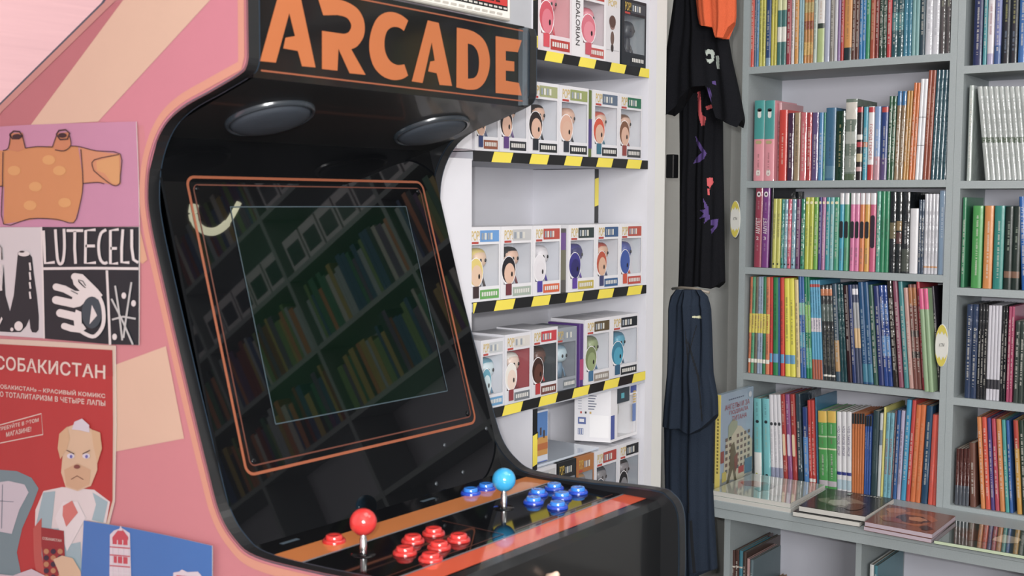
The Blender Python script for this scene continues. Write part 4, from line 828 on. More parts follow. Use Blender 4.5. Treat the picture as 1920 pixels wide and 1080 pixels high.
# ---- third shelf
cir = ((.045, .070, '#2a3030', .3, .7),)
topd = ((.905, .945, '#e0d8b0', .15, .85),)
wt = lambda: {'b': ((.855, 1, '#cfcdd2'), (.42, .64, '#20222a', .12, .88)), 't': ((.08, .3, '#5a5a66'),)}
row('third shelf', g_+'third shelf of the wide bay', 1380, 330, 4.571, (148, 764), (1785, 832), LS[2], [
 ('tall crimson book', 148, 209, 1, 100, '#9a3850', {'w': (('АМУЛЕТ', .42, .62, '#e6dfe0', 'up', (.2, .8)), ('2', .345, .385, '#e6dfe0', 'flat', (.3, .65)),), 'b': ((.88, .95, '#dcd4d8', .22, .78), (.90, .93, '#9a3850', .38, .62)), 't': ((.68, .84, '#c98a98'), (.2, .3, '#c98a98')), 'short': 'crimson АМУЛЕТ 2 one'}), ('tall purple book', 211, 270, 1, 100, '#7c3a86', {'w': (('АМУЛЕТ', .42, .62, '#e6dfe0', 'up', (.2, .8)), ('3', .345, .385, '#e6dfe0', 'flat', (.3, .65)),), 'b': ((.88, .95, '#dcd4d8', .22, .78), (.90, .93, '#7c3a86', .38, .62)), 't': ((.68, .84, '#b48abc'), (.2, .3, '#b48abc')), 'short': 'purple АМУЛЕТ 3 one'}),
 ('tall black book', 274, 298, 1, 104, '#16191d', {'t': (), 'in': .006}), ('pale lime book', 302, 372, 2, 196, '#bcbc52', {'t': ((.4, .8, '#5a5a3a'),), 'b': cir}), ('teal book', 376, 400, 1, 200, '#2f8a80', {'k': 'foil', 'b': cir}), ('pale blue book', 402, 430, 1, 200, '#7aa6b8', {'k': 'foil', 'b': cir}), ('pink book', 432, 462, 1, 200, '#cf5a74', {'k': 'foil', 'b': cir}), ('pale blue book', 464, 500, 1, 200, '#7aa4b6', {'k': 'foil', 'b': cir}), ('plum book', 504, 538, 1, 200, '#6a3a68', {'b': cir}), ('green teal book', 544, 578, 1, 198, '#2a8468', {'k': 'foil', 'b': cir}),
 ('lime yellow book', 582, 655, 2, 184, '#b4ba30', {'t': ((.3, .6, '#5a6020'),), 'b': topd}), ('grass green book', 657, 694, 1, 184, '#6aa63c', {'b': topd}), ('indigo book', 698, 725, 1, 184, '#463c80', {'b': topd}), ('mauve pink book', 727, 757, 1, 184, '#b07aa2', {'b': topd}), ('turquoise book', 759, 794, 1, 184, '#2a929a', {'b': topd}), ('pale turquoise book', 796, 830, 1, 184, '#72acb0', {'b': topd}), ('sea green book', 832, 872, 1, 184, '#3c9676', {'b': topd}),
 ('white-topped cyan book', 876, 914, 1, 148, '#2f9ab6', wt()), ('white-topped green book', 917, 957, 1, 148, '#4a9a72', wt()), ('white-topped pink book', 969, 1048, 2, 148, '#d0709e', wt()), ('white-topped orange book', 1050, 1091, 1, 148, '#d07a46', wt()), ('white-topped amber book', 1093, 1135, 1, 148, '#cf9a3a', wt()), ('white-topped rose book', 1137, 1188, 1, 148, '#c4587c', {'b': ((.855, 1, '#cfcdd2'), (.30, .72, '#2c1c30', .12, .88)), 't': ()}),
 ('green foil-wrapped book', 1192, 1228, 1, 132, '#4a9a86', {'k': 'foil'}), ('emerald book', 1230, 1303, 2, 134, '#1f8058', {'t': ((.4, .68, '#123f30'),)}), ('black glossy book with tan block', 1306, 1360, 1, 136, '#20262c', {'k': 'foil', 'b': ((.42, .62, '#6a6248'),), 't': (), 'short': 'tan-blocked black one'}), ('black glossy book with brown block', 1362, 1411, 1, 136, '#1f262a', {'k': 'foil', 'b': ((.36, .50, '#5a3838'), (.52, .64, '#8a7048')), 't': (), 'short': 'brown-blocked black one'}),
 ('black glossy book with white title', 1413, 1478, 1, 140, '#23282e', {'k': 'foil', 't': ((.35, .64, '#c9c9cc'), (.37, .62, '#c9c9cc')), 'b': ((.02, .3, '#4a504a'),), 'short': 'white-titled black one'}), ('short white book', 1481, 1552, 1, 280, '#cfcfd4', {'t': ()}), ('dark blue-grey book', 1555, 1602, 2, 205, '#3a4a60', {'k': 'foil'}), ('silver white book', 1604, 1722, 4, 155, '#bdbec6', {'k': 'foil', 't': ((.2, .8, '#8f929c'),), 'b': ((.08, .10, '#c08a5a'),)}), ('thick blue-grey book', 1727, 1786, 1, 126, '#7892ac', {'t': ((.4, .8, '#c4d0dc'),)})],
 leans=((150, -.012), (600, .0), (1750, .005)))
# ---- fourth shelf
A_ = lambda c: {'b': ((.42, .62, '#d2c03a'), (.11, .15, '#e0dcd0')), 't': ((.45, .60, '#b03028'), (.2, .38, '#3a3a34'), (.65, .9, '#3a3a34')), 'k': 'matte'}
B_ = {'b': ((.13, .22, '#5a9ac4'),), 't': ((.3, .85, '#24302a'),), 'k': 'matte'}
row('fourth shelf', g_+'fourth shelf of the wide bay', 1380, 500, 4.319, (95, 862), (1640, 1040), LS[3], [
 ('orange book with yellow badge', 93, 112, 1, 82, '#c06a40', A_(0)), ('green book with yellow badge', 113, 138, 1, 82, '#4a9a70', A_(0)), ('brown book with yellow badge', 139, 163, 1, 82, '#6a6252', A_(0)), ('grey-blue book with yellow badge', 164, 208, 2, 82, '#8a9cb4', A_(0)), ('dark green book with yellow badge', 209, 234, 1, 84, '#2c7a50', A_(0)), ('salmon book with yellow badge', 235, 267, 1, 86, '#d0744a', A_(0)),
 ('red book with blue foot label', 269, 292, 1, 86, '#c42a22', B_), ('green book with blue foot label', 297, 338, 1, 88, '#128048', B_), ('thin blue book', 340, 352, 1, 90, '#2c5a9c', {'t': ()}), ('scarlet book with blue foot label', 358, 390, 1, 90, '#cc3424', B_), ('bright yellow book with blue foot label', 396, 480, 2, 97, '#d8d028', B_), ('cream book', 486, 519, 1, 108, '#d0bc82', {'t': DT}),
 ('blue book with light bands', 521, 568, 2, 80, '#2f62a4', {'b': ((.30, .45, '#4a9ab0'), (.62, .74, '#72b49c')), 't': LT}), ('green book with lime bands', 570, 616, 2, 80, '#127e56', {'b': ((.45, .72, '#7ab44a'), (.1, .3, '#4aa88a')), 't': LT}),
 ('sky blue book with brick foot', 618, 704, 4, 112, '#4a9cc0', {'b': ((0, .20, '#a8563a'), (.48, .62, '#c9c0c8'), (.93, .96, '#b03a34')), 't': ((.5, .6, '#8a2c44'), (.64, .9, '#2a5070'))}),
 ('charcoal book with orange head', 707, 805, 3, 152, '#34373a', {'b': ((.89, .96, '#c0764e'), (.62, .80, '#55625f'), (.04, .06, '#d8d6d0')), 't': ((.1, .6, '#7a7458'),), 'k': 'foil'}), ('slate blue book with tan foot', 807, 846, 1, 142, '#3c5264', {'b': ((.10, .42, '#b08a5a'),)}), ('deep teal book', 848, 900, 2, 148, '#14424a', {'k': 'foil', 't': ((.45, .95, '#6a9a94'),)}), ('dark maroon book', 902, 940, 1, 155, '#30161c', {'t': ((.3, .95, '#c9bcb8'),)}),
 ('navy book', 942, 974, 1, 150, '#26386c', {}), ('grey and cream sunset book', 976, 1026, 2, 150, '#444c66', {'b': ((.36, .56, '#c9a878'), (.56, .82, '#9a9ca0'), (.90, .96, '#d6d4dc')), 't': ()}), ('denim blue book', 1028, 1112, 2, 130, '#1f4f7c', {'t': ((.2, .75, '#a8c4d4'),), 'b': ((.02, .2, '#3a7a94'),)}), ('muted green book', 1114, 1150, 1, 150, '#30584c', {'t': LT}),
 ('dark indigo book', 1154, 1198, 1, 160, '#28346c', {}), ('blue book with pale swirl', 1200, 1268, 2, 155, '#24448c', {'b': ((.3, .5, '#5a8ac0'), (.65, .82, '#3f6aa8')), 'k': 'foil'}), ('blackish brown book', 1272, 1312, 1, 120, '#2c2624', {'k': 'foil'}), ('mauve rose book', 1318, 1356, 1, 120, '#864a60', {}), ('teal book', 1362, 1400, 1, 124, '#3c8488', {}), ('beige pink book', 1402, 1438, 1, 175, '#b88e86', {}),
 ('brown book', 1440, 1505, 2, 148, '#7a4a42', {'b': ((.8, .97, '#a86a3a'), (.3, .36, '#332a2a'), (.5, .56, '#332a2a')), 't': LT}), ('red book', 1509, 1536, 1, 125, '#b83848', {'t': LT}), ('sage green book with pink head', 1550, 1625, 2, 176, '#86a27c', {'b': ((.80, 1, '#cf4f80'),), 't': (), 'in': -.03}), ('dark purple book', 1628, 1655, 1, 165, '#2a2430', {'lean': .1, 'in': .01})],
 leans=((95, -.012), (270, .012), (500, .045), (900, .075), (1300, .092), (1640, .085)))
# ---- books standing on the counter
row('counter-level shelf', g_+'counter level of the wide bay', 1380, 700, 4.155, (145, 768), (1598, 1028), -.9005, [
 ('aqua book with white foot', 143, 200, 1, 198, '#66b0b4', {'b': ((0, .32, '#d6d6d2'), (.69, .73, '#20242a', .3, .75), (.03, .06, '#b0b050', .2, .5)), 't': ((.35, .65, '#8a9a80'), (.75, .95, '#3a6a70')), 'w': (), 'dep': 1}), ('aqua book', 215, 270, 1, 200, '#66b2b8', {'b': ((.03, .06, '#20242a', .3, .7), (.69, .73, '#20242a', .3, .75)), 't': ((.35, .65, '#9aa890'), (.75, .95, '#3a6a70'))}),
 ('white book with dark dot', 272, 368, 3, 170, '#cac8ce', {'b': ((0, .15, '#8a90ac'), (.64, .68, '#34343c', .2, .9)), 't': ((.2, .6, '#9a98a8'),)}), ('red book with cream capsule', 371, 404, 1, 168, '#a4302c', {'b': ((.30, .55, '#d8bc98', .2, .8),), 't': ((.65, .92, '#d8bca0'), (.1, .25, '#d8bca0'))}), ('purple book with white capsule', 406, 441, 1, 168, '#8a4a80', {'b': ((.30, .55, '#cdbfcf', .2, .8),), 't': ((.65, .92, '#cdbfcf'),)}), ('red book with cream capsule', 443, 479, 1, 168, '#a4302c', {'b': ((.30, .55, '#d8bc98', .2, .8),), 't': ((.65, .92, '#d8bca0'),)}),
 ('tall slate book', 483, 522, 1, 165, '#2c4250', {'k': 'foil'}), ('navy and light blue book', 532, 572, 1, 268, '#28407c', {'b': ((0, .62, '#4a84c4'),), 't': LT}), ('red book with white foot stripe', 580, 630, 2, 212, '#b8322c', {'b': ((.055, .095, '#d8d4d0'),), 't': LT, 'in': -.008}), ('tall teal blue book', 632, 642, 1, 190, '#2f6c8c', {'t': ()}),
 ('green book with yellow head', 648, 784, 2, 296, '#3f9448', {'b': ((.85, 1, '#d0aa3c'), (.50, .52, '#c0c8a0'), (.66, .68, '#a0b890'), (.03, .10, '#b0a8b0')), 't': ((.55, .65, '#8a5a50'), (.15, .45, '#d0d4c4'), (.12, .43, '#d0d4c4'), (.7, .84, '#a8c8a4'))}),
 ('white book with blue foot band', 786, 898, 3, 302, '#cfced2', {'b': ((.20, .24, '#2c3480'), (.02, .14, '#a0b8c4')), 't': (), 'w': (('ЧТО ТАКОЕ ИКСИ', .45, .82, '#4a3a6a'),)}),
 ('orange-spined book with black head', 901, 993, 5, 314, '#c06a2c', {'b': ((.87, 1, '#20262a'),), 't': ((.8, .86, '#7a3a1c'),)}), ('blue book with black head', 995, 1042, 3, 332, '#2f549c', {'b': ((.87, 1, '#20262a'),), 't': ((.55, .8, '#a0b4d4'),)}), ('dark grey-green book', 1046, 1094, 1, 292, '#2c4248', {'t': ((.2, .8, '#4a646a'),)}), ('white and grey book', 1096, 1120, 1, 310, '#b9bec0', {'b': ((.62, .8, '#6a7c8c'),), 't': ()}), ('narrow yellow book', 1122, 1140, 1, 262, '#cdc66a', {'t': ()}),
 ('pale turquoise book with red title', 1142, 1202, 2, 306, '#6aa4b4', {'t': ((.75, .95, '#3a6a80'), (.05, .2, '#3a6a80')), 'w': (('КОМИКС КОМНАТА', .28, .70, '#a8402c', 'up'),)}), ('mauve brown book', 1204, 1216, 1, 290, '#6c5058', {}), ('denim book', 1218, 1245, 1, 286, '#2c5a94', {}), ('lilac book', 1247, 1276, 1, 288, '#a8a0bc', {'t': DT}), ('bright sky blue book', 1280, 1318, 1, 202, '#3590b8', {}), ('tall red book', 1320, 1351, 1, 206, '#bc3c38', {'t': LT}),
 ('orange glossy book', 1353, 1430, 2, 242, '#c8662c', {'t': ((.1, .9, '#d8904a'),)}), ('dark navy book', 1436, 1486, 1, 252, '#1c4464', {}), ('coral red book', 1491, 1562, 2, 320, '#cc4c3c', {'t': ((.1, .9, '#b04a4a'),)}), ('deep blue book', 1566, 1598, 1, 300, '#22607c', {'t': ()})],
 leans=((140, .03), (400, .065), (620, .05), (900, .022), (1100, -.012), (1340, -.038), (1480, -.03), (1600, -.01)))
# ---- right bay
def rrow(*a, **k): return row(*a, **k)
zz = 1.93
RG = 'books in the bay at the right edge, '
rrow('top right bay', RG+'top row', 1760, 0, zz, (90, 228), (309, 222), RS[0], [
 ('navy book', 123, 155, 1, None, '#24305c', {}), ('teal book', 158, 172, 1, None, '#3c8a94', {}), ('white book with red title', 173, 197, 1, None, '#c9c6cc', {'b': ((0, .12, '#9a96b4'),), 't': ((.3, .8, '#a03c50'),)}), ('lavender and blue book', 199, 223, 1, None, '#6a74a8', {'b': ((0, .2, '#3a5a90'),)}), ('black book with yellow title', 226, 283, 2, None, '#1a222c', {'t': ((.4, .95, '#a8a850'), (.1, .35, '#6a84a0'))}), ('blue book', 286, 340, 2, None, '#2c64a4', {})])
rrow('second row of the right bay', RG+'second row', 1760, 0, zz, (90, 652), (309, 655), RS[1], [
 ('upright silver album', 100, 117, 1, 310, '#a8b4b0', {'k': 'foil', 'lean': 0}), ('leaning silver album', 168, 360, 10, 312, '#a9b1b0', {'k': 'foil', 'lean': .115, 'short': 'album', 'b': ((.4, .46, '#5a6a5a'),), 't': ((.1, .9, '#8a9290'),)})])
rrow('third row of the right bay', RG+'third row', 1760, 0, zz, (78, 1035), (309, 1038), RS[2], [
 ('tall thin green book', 78, 92, 1, 715, '#2c7a54', {}), ('green hardback', 115, 152, 1, 745, '#3f9448', {'t': LT}), ('orange hardback', 158, 190, 1, 745, '#c8803c', {'t': LT}), ('teal hardback', 194, 230, 1, 745, '#1f8078', {'t': LT}), ('dark green hardback', 233, 290, 2, 748, '#1c2c28', {'t': ((.45, .88, '#9ab09a'),), 'b': ((.14, .22, '#7a5a48'),)}), ('blue leaning book', 300, 340, 2, 712, '#1f5ca4', {'lean': .06, 'w': (), 't': LT})])
rrow('fourth row of the right bay', RG+'fourth row', 1760, 520, zz, (90, 425), (309, 436), RS[3], [
 ('dark blue book', 92, 134, 2, 98, '#2a3c5c', {'k': 'foil'}), ('black glossy book', 136, 169, 3, 98, '#202228', {'k': 'foil'}), ('white book with dark band', 170, 218, 4, 102, '#bdbcc6', {'b': ((.12, .22, '#2c2c34'),), 't': ()}), ('black foil book', 220, 240, 2, 104, '#1a1c22', {'k': 'foil'}), ('rose book', 243, 265, 2, 106, '#a03c60', {}), ('dark grey-green book', 269, 340, 4, 158, '#34403c', {'k': 'foil'})])
rrow('bottom row of the right bay', RG+'bottom row', 1760, 520, zz, (55, 850), (309, 848), RS[4], [
 ('small dark red and grey book', 56, 108, 4, 620, '#4a1f1c', {'b': ((0, .35, '#4a505a'),), 't': ((.4, .9, '#7a4038'),), 'k': 'foil'}), ('brownish blurred book', 112, 134, 1, 600, '#6a4438', {}), ('orange leaning book', 152, 168, 1, 508, '#c87a3c', {}), ('red-orange leaning book', 170, 187, 1, 508, '#cc4a34', {}), ('violet leaning book', 189, 203, 1, 512, '#4c3c7c', {}), ('crimson leaning book', 205, 220, 1, 514, '#b03c50', {}), ('amber leaning book', 222, 240, 1, 516, '#c47a3c', {}), ('teal leaning book', 242, 256, 1, 518, '#3c9490', {}), ('blue leaning book', 258, 270, 1, 520, '#2c5a9c', {}), ('black and yellow leaning book', 284, 302, 1, 520, '#b8882c', {'b': ((.7, 1, '#a8382c'),)}), ('dark green leaning book', 304, 360, 3, 522, '#26382f', {})],
 leans=((100, 0), (140, .075), (360, .075)))
# ---- behind row of dark tall books seen over the shorter ones
def rear(y0, y1, zb, h_, c, label, x=3.66):
    mb = MB().box((x, y0, zb), (x+.012, y1, zb+h_), mat(c, .35, coat=.2), .001); tag(mb.build('book'), label, 'book', 'books standing flat against the back')
rear(1.60, 1.70, LS[2]+.001, .245, '#20262c', 'black book facing forward behind the lime books, third shelf', 3.70)
rear(1.13, 1.23, LS[2]+.001, .240, '#15181c', 'black book facing forward behind the short white book, third shelf', 3.70)
# ---- compartment below the counter
zc = -1.3245; XLw = 3.27
def lowbook(pxa, pxb, ytop, c, label, dep=.2, lean=0, bands=(), pages='#8a8478', x=XLw, txt=LT):
    a, b = onx(pxa, ytop, x), onx(pxb, ytop, x)
    o = book(a.y, b.y, zc, a.z-zc, c, x=x, dep=dep, bands=bands, txt=txt, pages=pages, lean=lean); tag(o, label, 'book', 'books in the compartments below the counter')
w4 = lambda x: 1340+x/3.31
for i in range(2): lowbook(w4(105+23*i), w4(127+23*i), 1031, '#4a2c26', 'one of two dark brown books at the left of the lower compartment', .25, bands=((.78, .80, '#c9c0b4'),))
lowbook(w4(152), w4(174), 1032, '#3a7a8c', 'teal blue book beside the dark brown ones, lower compartment', .2, bands=((.78, .80, '#c9c0b4'),))
lowbook(w4(175), w4(197), 1035, '#4a3a34', 'dark book with reddish pages, lower compartment', .25)
lowbook(w4(200), w4(217), 1047, '#b08a88', 'pale pink thin book, lower compartment', .2)
lowbook(w4(220), w4(240), 1049, '#5c7078', 'grey blue book with a dark cover, lower compartment', .2)
# comic facing forward, leaning
def facebook(c0, c1, zb, zt, back, label, cover, blobs, th=.010, lean=.03):
    a, b = T(c0), T(c1); d_ = (b-a).normalized(); n = d_.cross(V((0, 0, 1))).normalized(); n = n if n.dot(a) < 0 else -n
    mb = MB(); h_ = zt-zb
    def P(s, t, k=0): return a+(b-a)*s+V((0, 0, zb-a.z+h_*t))-n*(lean*t)+n*.0005*k
    f = [P(0, 0), P(1, 0), P(1, 1), P(0, 1)]; g2 = [p-n*th for p in f]
    mb.poly(f, gloss(cover)); mb.poly(g2, gloss(cover))
    for i in range(4): j = (i+1) % 4; mb.face([f[i], f[j], g2[j], g2[i]], ink('#b4b4ae') if i != 3 else gloss(cover))
    for s0, s1, t0, t1, c, k in blobs: mb.poly([P(s0+(s1-s0)*(.5+.5*math.cos(u)*abs(math.cos(u))**-.3), t0+(t1-t0)*(.5+.5*math.sin(u)*abs(math.sin(u))**-.3), k) for u in [.13+2*math.pi*i/14 for i in range(14)]], gloss(c))
    o = mb.build('book'); tag(o, label, 'book', 'books in the compartments below the counter'); return o
Pa, Pb = onx(1409, 1060, 3.31), onx(1480, 1040, 3.50)
facebook((3.30, Pa.y, zc), (3.50, Pa.y-.010, zc), zc, -1.085, 0, 'dark blue illustrated comic showing its cover, lower compartment', '#24384c', ((.1, .9, .5, .95, '#1c2430', 1), (.2, .8, .55, .8, '#34607c', 2), (.05, .3, .4, .6, '#b0702c', 3), (.1, .25, .45, .62, '#c8b84a', 4)))
yy = Pa.y-.03
for i, (c, t_, d_) in enumerate((('#a06a34', -1.19, .20), ('#3a5a9c', -1.195, .2), ('#2c4a7c', -1.20, .19), ('#7a3a2c', -1.215, .18), ('#3a2a2c', -1.22, .17), ('#2c2428', -1.225, .17))):
    o = book(yy, yy-.013, zc, t_-zc, c, x=XLw+.01, dep=d_, txt=LT, pages='#8a8478'); tag(o, ['orange', 'blue', 'navy', 'rust', 'dark brown', 'black'][i]+' short book beside the illustrated comic, lower compartment', 'book', 'books in the compartments below the counter'); yy -= .0135
lowbook(w4(962), w4(988), 1058, '#c8cccc', 'white-spined book at the left of the right lower compartment', .22, txt=())
lowbook(w4(990), w4(1012), 1060, '#3c7a88', 'teal-spined book beside the white-spined one, right lower compartment', .22)
yy = onx(w4(1030), 1070, XLw).y; k = 0
for c, t_ in (('#3a4038', -1.135), ('#2c2e2c', -1.15), ('#262a2c', -1.155), ('#1f2022', -1.165), ('#2a2326', -1.16), ('#22262c', -1.15), ('#2c3440', -1.145), ('#33262a', -1.14), ('#2a1f1c', -1.16), ('#3a2c20', -1.155), ('#1c2024', -1.15), ('#2c2c34', -1.14)):
    o = book(yy, yy-.0175, zc, t_-zc, c, x=XLw, dep=.23, txt=LT, pages='#4a4640', kind='foil'); tag(o, 'dark book in the row filling the right lower compartment', 'book', 'dark books in the right lower compartment'); yy -= .0180; k += 1

# ------------------------------------------------------------------ books lying on the counter
ZC = -.9005
def flat(cs, z, th, cover, label, blobs=(), pages='#c4c2bc', kind=gloss, name='book', words=(), cat='book'):
    """cs: four corners (x, y) of the lying book: front-left, front-right, back-right, back-left"""
    mb = MB(); P = [V((x, y, z)) for x, y in cs]; t = th
    c = .0012
    a = [p+V((0, 0, c)) for p in P]; b = [p+V((0, 0, t-c)) for p in P]; u = [p+V((0, 0, t)) for p in P]
    M_ = kind(cover); pg = ink(pages)
    mb.poly(P, M_); mb.poly(u, M_)
    for i in range(4):
        j = (i+1) % 4
        mb.face([P[i], P[j], a[j], a[i]], M_); mb.face([b[i], b[j], u[j], u[i]], M_)
        mb.face([a[i], a[j], b[j], b[i]], pg if i != 3 else M_)
    def at(s, v, k): p = (u[0]*(1-s)+u[1]*s)*(1-v)+(u[3]*(1-s)+u[2]*s)*v; return p+V((0, 0, .0003*k))
    for pts, col, k in blobs: mb.poly([at(s, v, k) for s, v in pts], kind(col))
    for body, s0, s1, v0, v1, col in words: mb.text(body, ink(col), at(s0, v0, 6), at(s1, v0, 6), at(s0, v1, 6))
    o = mb.build(name); tag(o, label, cat, 'books lying on the counter'); return o
def blob(cx, cy, rx, ry, seed, n=16):
    r_ = random.Random(seed); return [(min(.98, max(.02, cx+rx*math.cos(2*math.pi*i/n)*r_.uniform(.7, 1.1))), min(.98, max(.02, cy+ry*math.sin(2*math.pi*i/n)*r_.uniform(.7, 1.1)))) for i in range(n)]
def gls(c): return mat(c, .05, coat=1.0, var=.12, spec=.8)
fL = [(3.168, 1.640), (3.168, 1.385), (3.45, 1.395), (3.45, 1.64)]
flat(fL, ZC, .012, '#cfd0cc', 'white-edged book under the glossy pale one, left end of the counter', kind=gls)
flat([(x+.004, y+.004) for x, y in fL], ZC+.0125, .014, '#b4bcb4', 'glossy pale book lying on top at the left end of the counter', [(blob(.3, .55, .22, .16, 3), '#a2776a', 1), (blob(.45, .45, .1, .2, 5), '#7a8078', 2), (blob(.7, .5, .2, .3, 6), '#c4c8c0', 1)], kind=gls)
bl_ = [(3.150, 1.352), (3.156, 1.160), (3.400, 1.165), (3.395, 1.368)]
flat([(3.140, 1.366), (3.146, 1.172), (3.39, 1.18), (3.385, 1.375)], ZC, .014, '#26282a', 'black-covered book at the bottom of the middle pile on the counter')
flat(bl_, ZC+.0145, .016, '#17191b', 'black-covered comic on top of the middle pile with pale clouded artwork', [(blob(.45, .45, .33, .28, 11), '#6a675a', 1), (blob(.42, .42, .2, .16, 12), '#9a9a8c', 2), (blob(.7, .35, .14, .2, 13), '#22201f', 3), (blob(.3, .6, .1, .1, 14), '#3f4a3c', 3)] +
     [([(.55+i*.045, .90), (.58+i*.045, .90), (.58+i*.045, .94), (.55+i*.045, .94)], '#b4b4ac', 4) for i in range(7)]+[([(.36, .84), (.42, .84), (.42, .93), (.36, .93)], '#7a9a90', 4)])
rd = [(3.122, 1.148), (3.112, .962), (3.335, .968), (3.345, 1.160)]
flat([(x, y+.002) for x, y in rd], ZC, .012, '#6a4a44', 'reddish book at the bottom of the right pile on the counter', pages='#b4a4b0')
flat(rd, ZC+.0125, .013, '#7a4634', 'red and orange illustrated comic on top of the right pile', [(blob(.5, .5, .42, .38, 21), '#a05a38', 1), (blob(.55, .5, .25, .22, 22), '#4a2c26', 2), (blob(.6, .52, .14, .12, 23), '#b87a58', 3), (blob(.3, .3, .16, .12, 24), '#8a3c2c', 2), (blob(.2, .75, .15, .15, 25), '#b8704a', 2), (blob(.85, .2, .1, .1, 26), '#2c2220', 2)], pages='#b4a4b0')
flat([(3.112, .956), (3.116, .70), (3.36, .70), (3.345, .972)], ZC, .010, '#46514c', 'glossy dark green book at the right end of the counter', [(blob(.35, .5, .2, .3, 31), '#5a4438', 1), (blob(.6, .5, .16, .2, 32), '#b4a890', 1)], pages='#b4c4a4', kind=gls)
# standing comic with yellow spine at the counter's left end
yv = 1.668; xa, xb = 3.25, 3.475
mb = MB(); zt2 = onx(1388, 722, 3.47).z
mb.box((xa, yv-.012, ZC), (xb, yv+.006, zt2), gloss('#8ea4b8'), .0008)
def sp2(s, t, k): return V((xa+(xb-xa)*s, yv-.012-.0004*k, ZC+(zt2-ZC)*t))
def sq(s0, s1, t0, t1, c, k=1): mb.poly([sp2(s0, t0, k), sp2(s1, t0, k), sp2(s1, t1, k), sp2(s0, t1, k)], gloss(c))
sq(0, 1, 0, .14, '#8a9090'); mb.poly([sp2(.08, .12, 2), sp2(.62, .06, 2), sp2(1, .12, 2), sp2(.98, .44, 2), (sp2(.62, .62, 2)), sp2(.36, .66, 2), sp2(.16, .50, 2)], gloss('#b4b098'))
mb.poly([sp2(.22, .5, 3), sp2(.5, .62, 3), sp2(.5, .68, 3), sp2(.36, .72, 3), sp2(.22, .66, 3)], gloss('#8f9c84'))
for r_i in range(6):
    for c_i in range(7):
        if c_i in (2,): continue
        sq(.14+c_i*.115, .21+c_i*.115, .18+r_i*.065+c_i*.003, .215+r_i*.065+c_i*.003, '#6a5a50' if (r_i+c_i) % 3 else '#545c5c', 3)
sq(.55, .72, .13, .2, '#a83c34', 4); sq(.74, .98, .10, .26, '#4a7088', 4); sq(.05, .18, .1, .2, '#b4a84a', 4); sq(0, .1, .3, .42, '#8c4a40', 4)
mb.poly([sp2(.30, .45, 5), sp2(.40, .48, 5), sp2(.46, .36, 5), sp2(.44, .20, 5), sp2(.50, .05, 5), sp2(.44, .05, 5), sp2(.37, .20, 5), sp2(.22, .04, 5), sp2(.17, .05, 5), sp2(.27, .22, 5)], gloss('#5f5c44'))
mb.poly([sp2(.40, .32, 6), sp2(.50, .36, 6), sp2(.52, .24, 6), sp2(.44, .14, 6)], gloss('#7a4a38'))
def st(body, s0, s1, t0, t1, c): mb.text(body, ink(c), sp2(s0, t0, 6), sp2(s1, t0, 6), sp2(s0, t1, 6))
st('АНГЕЛЫ И ЗА', .10, .86, .83, .885, '#a04044'); st('ПОДВАЛА', .24, .82, .765, .815, '#a04044'); st('ТИТАНА', .32, .78, .70, .75, '#a04044')
for i in range(8): sq(.22+.06*i, .26+.06*i, .925, .935, '#4c5870', 5)
mb.poly([sp2(.88+.05*math.cos(a), .93+.03*math.sin(a), 5) for a in [2*math.pi*i/14 for i in range(14)]], gloss('#c4ccd4'))
mb.poly([(xa-.0004, yv-.012, ZC), (xa-.0004, yv+.006, ZC), (xa-.0004, yv+.006, zt2), (xa-.0004, yv-.012, zt2)], gloss('#d3bf52'))
for i in range(16): mb.poly([(xa-.0008, yv-.006, ZC+.06+i*.011), (xa-.0008, yv, ZC+.06+i*.011), (xa-.0008, yv, ZC+.067+i*.011), (xa-.0008, yv-.006, ZC+.067+i*.011)], ink('#7a6c2c'))
tag(mb.build('book'), 'upright comic with yellow spine and a pale building on its cover', 'book')
# oval tags on the bookcase uprights
def oval(px, py, w_, h_, X_, lab):
    c = onx(px, py, X_); k = X_*.00046*1.0
    mb = MB(); N = 28; rx = w_/2*c.length/FPX; rz = h_/2*c.length/FPX
    def ring(d, s): return [V((X_-d, c.y+rx*s*math.cos(2*math.pi*i/N), c.z+rz*s*math.sin(2*math.pi*i/N))) for i in range(N)]
    mb.grid([ring(0, 1), ring(.002, 1), ring(.003, .93)], ink('#d0d0c8'), closed=True); mb.poly(ring(.003, .93), ink('#cfcfc9')); mb.poly(ring(0, 1), ink('#cfcfc9'))
    for sg in (1, -1):
        pts = []
        for i in range(9): a = math.pi*(.12+.76*i/8); pts.append((rx*.97*math.cos(a), rz*.97*math.sin(a)))
        zig = [(-rx*.78, rz*.45), (-rx*.5, rz*.62), (-rx*.3, rz*.5), (0, rz*.68), (rx*.3, rz*.5), (rx*.5, rz*.62), (rx*.78, rz*.45)]
        mb.poly([V((X_-.0036, c.y+a, c.z+sg*b)) for a, b in pts+zig], ink('#c9b92e'))
    mb.text('КТМ', ink('#3a3c3c'), (X_-.0038, c.y+rx*.35, c.z-rz*.06), (X_-.0038, c.y-rx*.4, c.z-rz*.03), (X_-.0038, c.y+rx*.35, c.z+rz*.1))
    tag(mb.build('oval_sticker'), lab, 'sticker')
oval(1379, 411, 20, 68, 3.4995, 'white and yellow oval sticker on the left upright of the bookcase')
oval(1766, 648, 23, 76, 3.4995, 'white and yellow oval sticker on the middle upright of the bookcase')
MB  # noqa

